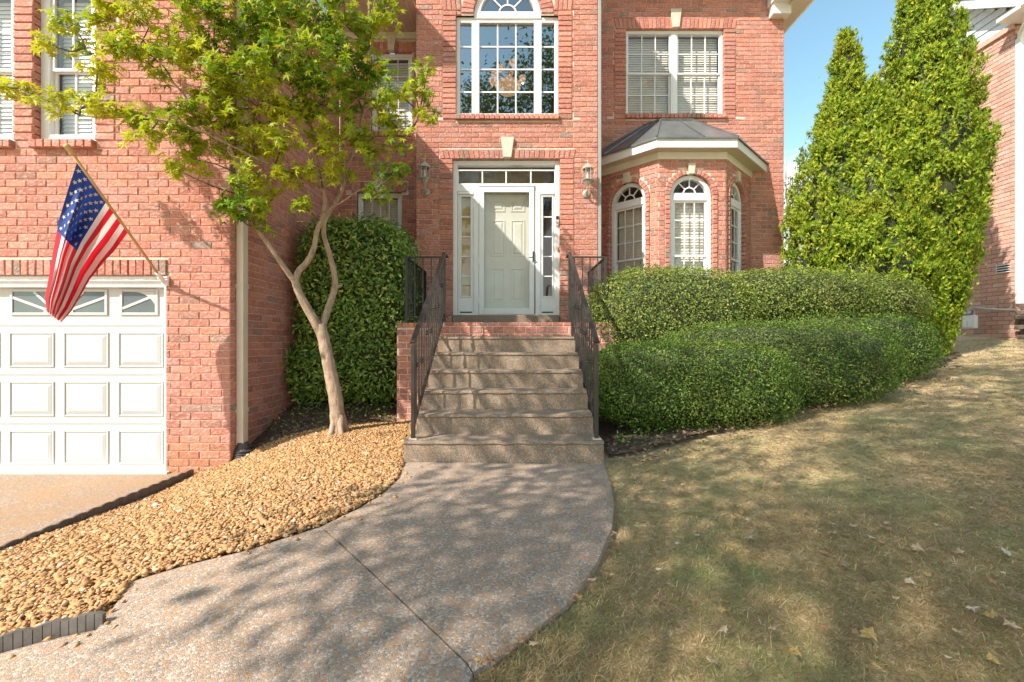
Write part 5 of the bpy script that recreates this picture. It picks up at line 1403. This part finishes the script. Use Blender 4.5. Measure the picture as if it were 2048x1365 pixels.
for (px, py, d, rp, n) in MBL:
    n = int(n * 0.82)
    d = min(d + rm.normal(0, .10), 4.70 if px < 450 else 6.0)
    c = np.array(at(px, py, d)); R = rp / FPX * d
    k = np.argmin(((skel - c) ** 2).sum(1) + .5 * np.maximum(0, skel[:, 2] - c[2] + .1)); s0 = skel[k]
    mid = s0 * .5 + c * .5 + np.array([0, 0, -.04 + rm.uniform(0, .08)])
    twig.tube(catmull([s0, mid, c], 4), [.009, .0085, .008, .007, .0065, .006, .0055, .005, .004], 5)
    ns = max(3, n // 9)
    for j in range(ns):      # sprays: a twig with leaves along it, flat layers
        e = unit_vec(rm.normal(size=3)) * R * rm.uniform(.25, 1.05) ** .6 * np.array([1, 1.25, .72]); tip = c + e
        twig.tube([c + e * .08, c + e * .55 + np.array([0, 0, .02]), tip], [.0035, .0026, .0016], 4, False)
        kk = n // ns + 1
        f = rm.uniform(.45, 1.12, kk)[:, None]
        Pm.append(c + e * f + rm.normal(0, .038, (kk, 3))); Nm.append(np.tile([[-.15, -.45, .8]], (kk, 1)))
Pm, Nm = np.concatenate(Pm), np.concatenate(Nm)
keep = ~((Pm[:, 0] < -2.9) & (Pm[:, 1] > 4.82))
scatter('crown', Pm[keep], Nm[keep], .108, *MAPLE, 'maple_leaf', mt, .55, r=rm)
tag(twig.build('twigs', 'bark_dark', mt), kind='stuff')

# ------------------------------------------------------------------ trees behind the camera that shade the lawn and show in the windows
def big_tree(label, base, crown, R, n, seed, group='street trees behind the viewpoint', leafsz=.14, name='shade_tree', lobes=()):
    zb = h1(base[0], base[1]) - .1
    o = empty(name, (base[0], base[1], zb)); tag(o, label, 'tree', group)
    r = np.random.default_rng(seed); mb = MB(); c = np.asarray(crown, float); b = np.array([base[0], base[1], zb])
    fork = b * .45 + c * .55; fork[2] = zb + (c[2] - zb) * .55
    mb.tube(catmull([b, b * .6 + fork * .4 + np.array([.1, .05, 0]), fork], 5), np.linspace(.24, .15, 11).tolist(), 10)
    nc = 120; cd = unit_vec(r.normal(size=(nc, 3))) * np.asarray(R) * (r.random((nc, 1)) ** .42)
    Pl = []
    for q in cd:
        t = c + q; mb.tube(catmull([fork, fork * .5 + t * .5 + np.array([0, 0, .25]), t], 4), np.linspace(.022, .006, 9).tolist(), 5)
        m = n // nc; Pl.append(t + r.normal(0, 1, (m, 3)) * np.array([.46, .46, .28]) * (np.mean(R) / 3.4))
    for lc_, lr_, ln_ in lobes:
        for _ in range(14):
            t = np.asarray(lc_) + unit_vec(r.normal(size=3)) * lr_ * r.random() ** .45; mb.tube(catmull([fork, fork * .5 + t * .5 + np.array([0, 0, .35]), t], 4), np.linspace(.020, .006, 9).tolist(), 5)
            Pl.append(t + r.normal(0, .36, (ln_ // 14, 3)) * np.array([1, 1, .7]))
    Pl = np.concatenate(Pl); mb.build('trunk', 'bark_dark', o, True)
    scatter('crown', Pl, np.tile([[0, 0, 1.0]], (len(Pl), 1)), leafsz, *LS, 'tree_leaf', o, .9, r=r)
    return o
big_tree('shade tree by the driveway behind the viewpoint, shading path and steps', (-6.6, -5.6), (-5.4, -4.8, 9.8), (3.2, 3.2, 2.8), 9500, 61, lobes=[((-4.9, -1.1, 5.5), 1.0, 1200), ((-4.5, .75, 6.0), 1.5, 2100)])
big_tree('shade tree on the lawn behind the viewpoint, shading lawn and hedges', (1.2, -3.4), (.4, -1.2, 8.2), (3.5, 3.4, 2.4), 9800, 62)
big_tree('shade tree farther along the lawn behind the viewpoint', (5.0, -3.5), (3.0, .1, 9.0), (3.3, 3.2, 2.6), 8600, 63)
big_tree('far street tree mirrored in the upper paired window', (9, -16), (9, -16, 8), (3.6, 3.6, 5.0), 4500, 65, leafsz=.28)
# small bare-topped tree in the gap between the houses
gt = empty('garden_tree', (10.6, 17.5, 1.6)); tag(gt, 'thin sparse tree far behind, in the gap between house corner and arborvitae', 'tree')
mb = MB(); r = np.random.default_rng(70); Pl = []
for k in range(26):
    b = at(1590 + r.uniform(-8, 8), 470, 17.5); t = at(1568 + r.uniform(0, 55), r.uniform(318, 430), 17.5 + r.uniform(-.6, .6))
    mb.tube([b, b.lerp(t, .5) + Vector((r.uniform(-.15, .15), 0, .1)), t], [.03, .018, .006], 5)
    for _ in range(16): Pl.append(tuple(b.lerp(t, r.uniform(.45, .95)) + Vector(r.normal(0, .16, 3))))
mb.tube([at(1592, 640, 17.5), at(1590, 470, 17.5)], [.09, .06], 8)
mb.build('trunk', 'bark_dark', gt); Pl = np.array(Pl)
Pl = Pl[Pl[:, 2] < EYE + (682 - 352) / FPX * 17.5]
scatter('crown', Pl, np.tile([[0, -.5, .5]], (len(Pl), 1)), .13, *LEAF, 'tree_leaf', gt, 1.0, r=r)

# ------------------------------------------------------------------ gravel bed, edging, mulch
gbx = [(-3.40, 0.2)] + [(-3.40, 4.94), (-3.03, 4.94), (-2.95, 5.15), (-2.4, 5.42), (-1.9, 5.58), (-1.45, 5.82), (-.90, 5.90), (-.90, 3.87)] + [tuple(p) for p in L_A] + [tuple(p) for p in L_B[1:8]] + [(-2.6, 1.52), (-3.40, 1.32)]
gpoly = np.array([(-3.40, 4.94), (-3.05, 4.94), (-2.95, 5.15), (-2.4, 5.42), (-1.9, 5.58), (-1.45, 5.85), (-.93, 5.90), (-.93, 3.87)] + [tuple(p) for p in L_A] + [tuple(p) for p in L_B[1:]] )
def gz_fn(x, y): 
    return hz(x, y) - .004
xs2, ys2 = np.linspace(-3.42, -.86, 110), np.linspace(1.25, 5.96, 190)
X2, Y2 = np.meshgrid(xs2, ys2); ins = poly_inside(gpoly, X2.ravel(), Y2.ravel()).reshape(X2.shape)
Z2 = gz_fn(X2, Y2) - .016
I2 = np.arange(X2.size).reshape(X2.shape); cell = ins[:-1, :-1] | ins[1:, 1:] | ins[:-1, 1:] | ins[1:, :-1]
Fq = np.stack([I2[:-1, :-1], I2[:-1, 1:], I2[1:, 1:], I2[1:, :-1]], -1)[cell]
tag(np_mesh('gravel_bed', np.stack([X2, Y2, Z2], -1).reshape(-1, 3), Fq, 'gravel_bed', smooth=True), kind='structure')
IV = np.array([(1, 0, .1), (-1, .1, 0), (.1, 1, -.1), (-.1, -1, 0), (.15, .1, 1), (0, -.1, -1), ], float)
IF = np.array([(0, 2, 4), (2, 1, 4), (1, 3, 4), (3, 0, 4), (2, 0, 5), (1, 2, 5), (3, 1, 5), (0, 3, 5)])
def stones(name, x, y, zf, smin, smax, mat, seed, lift=.004):
    r = np.random.default_rng(seed); n = len(x)
    s = r.uniform(smin, smax, n) * np.where(r.random(n) < .04, 1.9, 1.0) * 1.15
    ax = np.stack([s * r.uniform(.9, 1.35, n), s * r.uniform(.65, .95, n), s * r.uniform(.38, .6, n)], 1)
    v = IV[None] * (1 + .16 * r.normal(size=(n, 6, 1))) * ax[:, None, :]
    a = r.uniform(0, 6.28, n); tl = r.normal(0, .30, n); tl2 = r.normal(0, .30, n)
    ca, sa, ct, st, c2, s2 = np.cos(a), np.sin(a), np.cos(tl), np.sin(tl), np.cos(tl2), np.sin(tl2)
    X = v[..., 0]; Y = v[..., 1]; Z = v[..., 2]
    Y, Z = Y * ct[:, None] - Z * st[:, None], Y * st[:, None] + Z * ct[:, None]
    X, Z = X * c2[:, None] - Z * s2[:, None], X * s2[:, None] + Z * c2[:, None]
    X, Y = X * ca[:, None] - Y * sa[:, None], X * sa[:, None] + Y * ca[:, None]
    z0 = zf(x, y) + lift + r.uniform(-.006, .012, n)
    V = np.stack([X + x[:, None], Y + y[:, None], Z + z0[:, None]], -1)
    Fs = (np.arange(n)[:, None, None] * 6 + IF[None]).reshape(-1, 3)
    o = np_mesh(name, V.reshape(-1, 3), Fs, mat, None, True); return o
r = np.random.default_rng(80); N = 80000
gx_, gy_ = r.uniform(-3.42, -.86, N), r.uniform(1.25, 5.96, N); k = poly_inside(gpoly, gx_, gy_); gx_, gy_ = gx_[k], gy_[k]
_pl = np.concatenate([resample([tuple(p) for p in L_A], 80), resample([tuple(p) for p in L_B], 200)])
_dd = np.sqrt(((gx_[:, None] - _pl[None, :, 0]) ** 2 + (gy_[:, None] - _pl[None, :, 1]) ** 2).min(1))
k = _dd > np.where((gx_ < -1.62) & (gy_ < 1.98),   .045, .004); gx_, gy_ = gx_[k], gy_[k]
_si = r.integers(0, len(_pl), 70)                     # a few strays spilled onto the path
gx_ = np.r_[gx_, _pl[_si, 0] + np.abs(r.normal(0, .07, 70))]; gy_ = np.r_[gy_, _pl[_si, 1] - np.abs(r.normal(0, .05, 70))]
tag(stones('gravel', gx_, gy_, gz_fn, .0072, .0168, 'gravel', 81), 'tan and orange river gravel filling the bed beside the path', 'gravel', kind='stuff')

def edging(label, pts, hgt, zf, base):
    o = empty('garden_edging', tuple(pts[0]) + (base,)); tag(o, label, 'edging', 'scalloped plastic garden edging')
    L_ = resample(pts, max(2, int(sum(math.dist(a, b) for a, b in zip(pts[:-1], pts[1:])) / .030)))
    for i in range(len(L_) - 1):            # upright pickets with a scalloped top
        (x0, y0), (x1, y1) = L_[i], L_[i + 1]; dx, dy = x1 - x0, y1 - y0; l = math.hypot(dx, dy); nx_, ny_ = -dy / l * .009, dx / l * .009
        sc = lambda q: .011 * math.sin(math.pi * ((q % 4) / 4)) 
        z0 = float(zf((x0 + x1) / 2, (y0 + y1) / 2)); g = .10
        a0, a1 = (x0 + dx * g / 2, y0 + dy * g / 2), (x1 - dx * g / 2, y1 - dy * g / 2)
        mb = MB(); h0, h1_ = hgt + sc(i), hgt + sc(i + 1)
        mb.hexa([(a0[0] - nx_, a0[1] - ny_, z0 - .10), (a1[0] - nx_, a1[1] - ny_, z0 - .10), (a1[0] + nx_, a1[1] + ny_, z0 - .10), (a0[0] + nx_, a0[1] + ny_, z0 - .10),
                 (a0[0] - nx_, a0[1] - ny_, z0 + h0), (a1[0] - nx_, a1[1] - ny_, z0 + h1_), (a1[0] + nx_, a1[1] + ny_, z0 + h1_), (a0[0] + nx_, a0[1] + ny_, z0 + h0)])
        mb.build('picket', 'edging', o)
    mb = MB(); mb.tube([(x, y, float(zf(x, y)) + hgt * .5) for x, y in L_], hgt * .0 + .004, 4); mb.build('backing_strip', 'edging', o)
edging('scalloped dark plastic edging strip between driveway and gravel', [(-3.42, 1.35), (-3.42, 2.5), (-3.43, 4.0), (-3.42, 4.88)], .038, lambda x, y: -.385 + 0 * x, -.4)
E2 = [tuple(p) for p in L_B[5:8]] + [(-2.6, 1.52), (-3.40, 1.31)]
E2 = [(x - .006, y + .016) for x, y in E2]
edging('short scalloped grey edging strip retaining gravel at the near path corner', E2, .042, hz, -.1)

# mulch with fallen leaves under the maple and the hedges
def sheet(name, poly, dz, mat, step=.07):
    poly = np.array(poly); x0, y0 = poly.min(0); x1, y1 = poly.max(0)
    a, b = np.arange(x0, x1 + step, step), np.arange(y0, y1 + step, step); X_, Y_ = np.meshgrid(a, b)
    ins = poly_inside(poly, X_.ravel(), Y_.ravel()).reshape(X_.shape); I_ = np.arange(X_.size).reshape(X_.shape)
    cell = ins[:-1, :-1] & ins[1:, 1:] & ins[:-1, 1:] & ins[1:, :-1]
    Fq = np.stack([I_[:-1, :-1], I_[:-1, 1:], I_[1:, 1:], I_[1:, :-1]], -1)[cell]
    return tag(np_mesh(name, np.stack([X_, Y_, hz(X_, Y_) + dz + .006 * np.sin(X_ * 13) * np.cos(Y_ * 11)], -1).reshape(-1, 3), Fq, mat, smooth=True), kind='structure')
MU1 = [(-3.06, 5.0), (-2.9, 5.15), (-2.4, 5.40), (-1.9, 5.55), (-1.45, 5.85), (-1.52, 7.6), (-3.06, 8.1)]
MU2 = [(.80, 4.0), (1.05, 4.02), (1.6, 4.25), (2.3, 4.5), (3.2, 4.95), (4.2, 5.5), (5.4, 6.1), (6.6, 6.9), (7.6, 7.6), (7.8, 9), (1.4, 8.8), (.82, 6.0)]
sheet('mulch_bed', MU1, .004, 'mulch'); sheet('mulch_bed', MU2, .0, 'mulch')
CURL = ([(0, 0, 0), (.35, .30, .12), (.75, .22, .02), (1, 0, .10), (.7, -.25, .10), (.3, -.28, -.02)], [(0, 2, 1), (0, 3, 2), (0, 4, 3), (0, 5, 4)])
M['litter'] = island_mat('dry_leaf_litter', [(0, (.11, .065, .04)), (.3, (.24, .15, .09)), (.6, (.36, .22, .13)), (.85, (.44, .31, .20)), (1, (.20, .10, .055))], .85, .15)
def litter(poly, n, seed, size):
    r = np.random.default_rng(seed); poly = np.array(poly); x = r.uniform(poly[:, 0].min(), poly[:, 0].max(), n); y = r.uniform(poly[:, 1].min(), poly[:, 1].max(), n)
    k = poly_inside(poly, x, y); x, y = x[k], y[k]
    return np.stack([x, y, hz(x, y) + r.uniform(.005, .025, len(x))], 1)
EDGE2 = [(.84, 3.9), (1.1, 3.75), (1.8, 4.0), (2.8, 4.5), (4.0, 5.15), (5.2, 5.8), (6.7, 6.75), (6.6, 7.1), (5.0, 6.3), (3.6, 5.6), (2.2, 4.85), (.85, 4.5)]
Pl = np.concatenate([litter(MU1, 2600, 90, .05), litter(EDGE2, 3800, 91, .05)])
lt = scatter('leaf_litter', Pl, np.tile([[0, 0, 1.0]], (len(Pl), 1)), .045, *CURL, 'litter', None, .35, r=np.random.default_rng(92)); tag(lt, 'small dry leaf litter under the shrubs and hedges', 'leaf litter', kind='stuff')
# low vine leaves at the foot of the tall shrub
r = np.random.default_rng(95); x = r.uniform(-3.0, -1.6, 380); y = 5.85 + r.uniform(-.25, .6, 380) + .25 * (x + 2.3); z = hz(x, y) + r.uniform(.01, .14, 380)
x2 = r.uniform(1.0, 3.8, 420); y2 = 4.36 + .42 * (x2 - 1.0) + r.normal(0, .10, 420); z2 = hz(x2, y2) + r.uniform(0, .08, 420)
Pv = np.concatenate([np.stack([x, y, z], 1), np.stack([x2, y2, z2], 1)])
gv = scatter('ground_cover', Pv, np.tile([[0, -.3, .8]], (len(Pv), 1)), .035, *LS, 'laurel_leaf', None, .7, r=r); tag(gv, 'low green trailing leaves at the foot of the shrubs', 'ground cover', kind='stuff')

# ------------------------------------------------------------------ lawn grass
r = np.random.default_rng(100)
def grass_pts(n):
    y = 1.12 * (9.2 / 1.12) ** r.random(n) ** .92; x = y * r.uniform(-.25, 1.22, n)
    wl_ = np.array([tuple(p) for p in R_A][::-1] + [(-.92, 3.87)] + [tuple(p) for p in L_A] + [tuple(p) for p in L_B[1:]] + [tuple(p) for p in R_B[::-1]])
    k = ~poly_inside(wl_, x, y)
    xr = np.interp(y, *np.array(sorted([(p[1], p[0]) for p in R_A + R_B[1:4]])).T)
    k &= x > xr + .012
    bed = .80 + 0 * x; k &= ~poly_inside(np.array(MU2), x, y)
    fr = (np.abs(x / np.maximum(y, .1)) < 1.30); k &= fr & ~((y > 3.85) & (x < .85))
    return x[k], y[k]
x, y = grass_pts(350000); n = len(x)
far = np.clip((y - 1.2) / 6, 0, 1)
L_ = r.uniform(.018, .055, n) * (1 + .3 * far) * np.where(r.random(n) < .06, 1.9, 1.0); wd = r.uniform(.0007, .0016, n) * (1 + 2.2 * far)
a = r.uniform(0, 6.28, n) ; tuft = np.sin(x * 9.0 + np.sin(y * 7)) * 1.2; a = a + .4 * tuft
lean = np.clip(r.normal(1.33, .22, n), .35, 1.55)
dx_, dy_ = np.cos(a), np.sin(a)
z = hz(x, y) - .045 + .012 * np.sin(x * 3.1 + 1.3 * y) + .010 * np.sin(y * 4.3 - x) - .004
def pt(f, curl):
    ln = lean * (1 + curl * f)
    hh = np.sin(ln); vv = np.cos(ln)
    return np.stack([x + dx_ * hh * L_ * f, y + dy_ * hh * L_ * f, z + np.maximum(vv, .06) * L_ * f + .003], 1)
side = np.stack([-dy_, dx_, np.zeros(n)], 1) * wd[:, None]
p0, p1, p2 = pt(0, 0), pt(.55, .1), pt(1.0, .35)
V = np.stack([p0 - side, p0 + side, p1 + side * .85, p1 - side * .85, p2], 1).reshape(-1, 3)
b = np.arange(n)[:, None] * 5
Fs = np.concatenate([b + np.array([[0, 1, 2]]), b + np.array([[0, 2, 3]]), b + np.array([[3, 2, 4]])], 1).reshape(-1, 3)
tag(np_mesh('grass', V, Fs, 'grass'), 'short half-dry lawn grass sloping up to the right', 'grass', kind='stuff')

# ------------------------------------------------------------------ fallen leaves one can pick up
def leaf_mesh(kind, mat):
    me = bpy.data.meshes.new('fallen_leaf'); rr = random.Random(kind * 7 + 1)
    lob = [(1.0, .62), (.85, .45), (.7, .55)][kind % 3]
    n = 14; V = [(0, 0, .10)]
    for i in range(n):
        g = 2 * math.pi * i / n; rad = (lob[0] if i % 2 == 0 else lob[1]) * rr.uniform(.8, 1.1) * (1.0 if kind % 2 else (.75 + .25 * abs(math.cos(g))))
        V.append((rad * math.cos(g) * .55, rad * math.sin(g) * .45, rr.uniform(-.02, .22) * rad))
    V.append((-.95, .03, .05)); V.append((-.95, -.02, .07))
    Fc = [(0, i + 1, (i + 1) % n + 1) for i in range(n)] + [(8, 15, 16)]
    me.from_pydata(V, [], Fc); me.materials.append(M[mat]); return me
for nm, c in (('leaf_tan', (.50, .34, .21)), ('leaf_brown', (.36, .20, .11)), ('leaf_pale', (.55, .43, .31)), ('leaf_gold', (.50, .31, .10)), ('leaf_red', (.40, .20, .10)), ('leaf_green', (.36, .33, .20))):
    M[nm] = plain('dry_' + nm, c, .8, var=.25, scale=60)
LM = {m: [leaf_mesh(k, m) for k in range(4)] for m in ('leaf_tan', 'leaf_brown', 'leaf_pale', 'leaf_gold', 'leaf_red', 'leaf_green')}
def fallen(px, py, mat, size, label, group='fallen leaves on the lawn'):
    gx, gy = pg(px, py, -.03); o = bpy.data.objects.new('fallen_leaf', random.choice(LM[mat])); COL.objects.link(o)
    lift = .012 if gx > -.2 else .0
    o.location = (gx, gy, h1(gx, gy) + (-.02 + .012 if group.endswith('lawn') else .01)); o.rotation_euler = (random.uniform(-.3, .3), random.uniform(-.3, .3), random.uniform(0, 6.28)); o.scale = (size * 1.12,) * 3
    tag(o, label, 'leaf', group)
named = [(1498, 1086, 'leaf_pale', .055, 'pale grey-white leaf lying alone in mid lawn'), (1737, 1283, 'leaf_gold', .062, 'large golden leaf with notched edge near the bottom of the lawn'),
         (1665, 1077, 'leaf_tan', .062, 'pinkish tan leaf lying beside a green grass patch'), (1642, 1157, 'leaf_brown', .050, 'curled dark brown leaf in the middle of the lawn'),
         (1770, 1065, 'leaf_brown', .060, 'broad brown leaf next to a bright sunlit tuft'), (1834, 1107, 'leaf_tan', .055, 'tan star-shaped leaf left of the lawn edge'),
         (1920, 1113, 'leaf_tan', .050, 'tan leaf in the right part of the lawn'), (2012, 1114, 'leaf_pale', .055, 'pale tan leaf close to the right edge of the lawn'),
         (1945, 1230, 'leaf_pale', .050, 'whitish curled leaf by a green weed'), (2022, 1265, 'leaf_tan', .072, 'large cream leaf in sunlight at the right edge'),
         (1982, 1243, 'leaf_gold', .055, 'long orange-tan leaf in sunlight by the right edge'), (1985, 1018, 'leaf_red', .055, 'rust red leaf at the upper right of the lawn'),
         (1945, 1026, 'leaf_pale', .045, 'grey pale leaf at the upper right of the lawn'), (1690, 1138, 'leaf_pale', .045, 'bluish grey leaf in the shade of the lawn'),
         (1985, 1335, 'leaf_gold', .050, 'orange leaf in the bottom right corner'), (1545, 1272, 'leaf_tan', .045, 'tan leaf low in the middle of the lawn'),
         (960, 1338, 'leaf_gold', .048, 'golden leaf against the path edge at the bottom'), (980, 1334, 'leaf_red', .050, 'red brown leaf against the path edge at the bottom'),
         (1150, 905, 'leaf_brown', .03, 'small brown leaf on the path near the first step')]
for px, py, m, s, lb in named: fallen(px, py, m, s, lb)
rr = random.Random(5)
for i in range(70):
    py = 915 + 440 * rr.random() ** 1.1; px = rr.uniform(1250 if py < 1100 else 1250 - (py - 1100) * .9, 2040)
    m = rr.choice(['leaf_tan', 'leaf_brown', 'leaf_gold', 'leaf_brown', 'leaf_red', 'leaf_tan', 'leaf_pale'])
    fallen(px, py, m, rr.uniform(.026, .046), {'leaf_tan': 'small tan dry leaf scattered among the lawn grass', 'leaf_brown': 'small curled brown leaf scattered among the lawn grass', 'leaf_gold': 'small golden leaf scattered among the lawn grass', 'leaf_red': 'small rusty red leaf scattered among the lawn grass', 'leaf_pale': 'small pale cream leaf scattered among the lawn grass'}[m])
for i in range(26):
    f = rr.random(); k = int(f * (len(R_A) - 4)) + 3; k = min(k, len(R_A) - 2); g = rr.random(); x = R_A[k][0] * (1 - g) + R_A[k + 1][0] * g + rr.uniform(.01, .05); y = R_A[k][1] * (1 - g) + R_A[k + 1][1] * g
    px, py = 1024 + FPX * x / y, 682 - FPX * (h1(x, y) - .03 - EYE) / y
    fallen(px, py, rr.choice(['leaf_brown', 'leaf_red', 'leaf_tan']), rr.uniform(.022, .038), 'small brown leaf caught along the curved path edge', 'fallen leaves along the path edge')
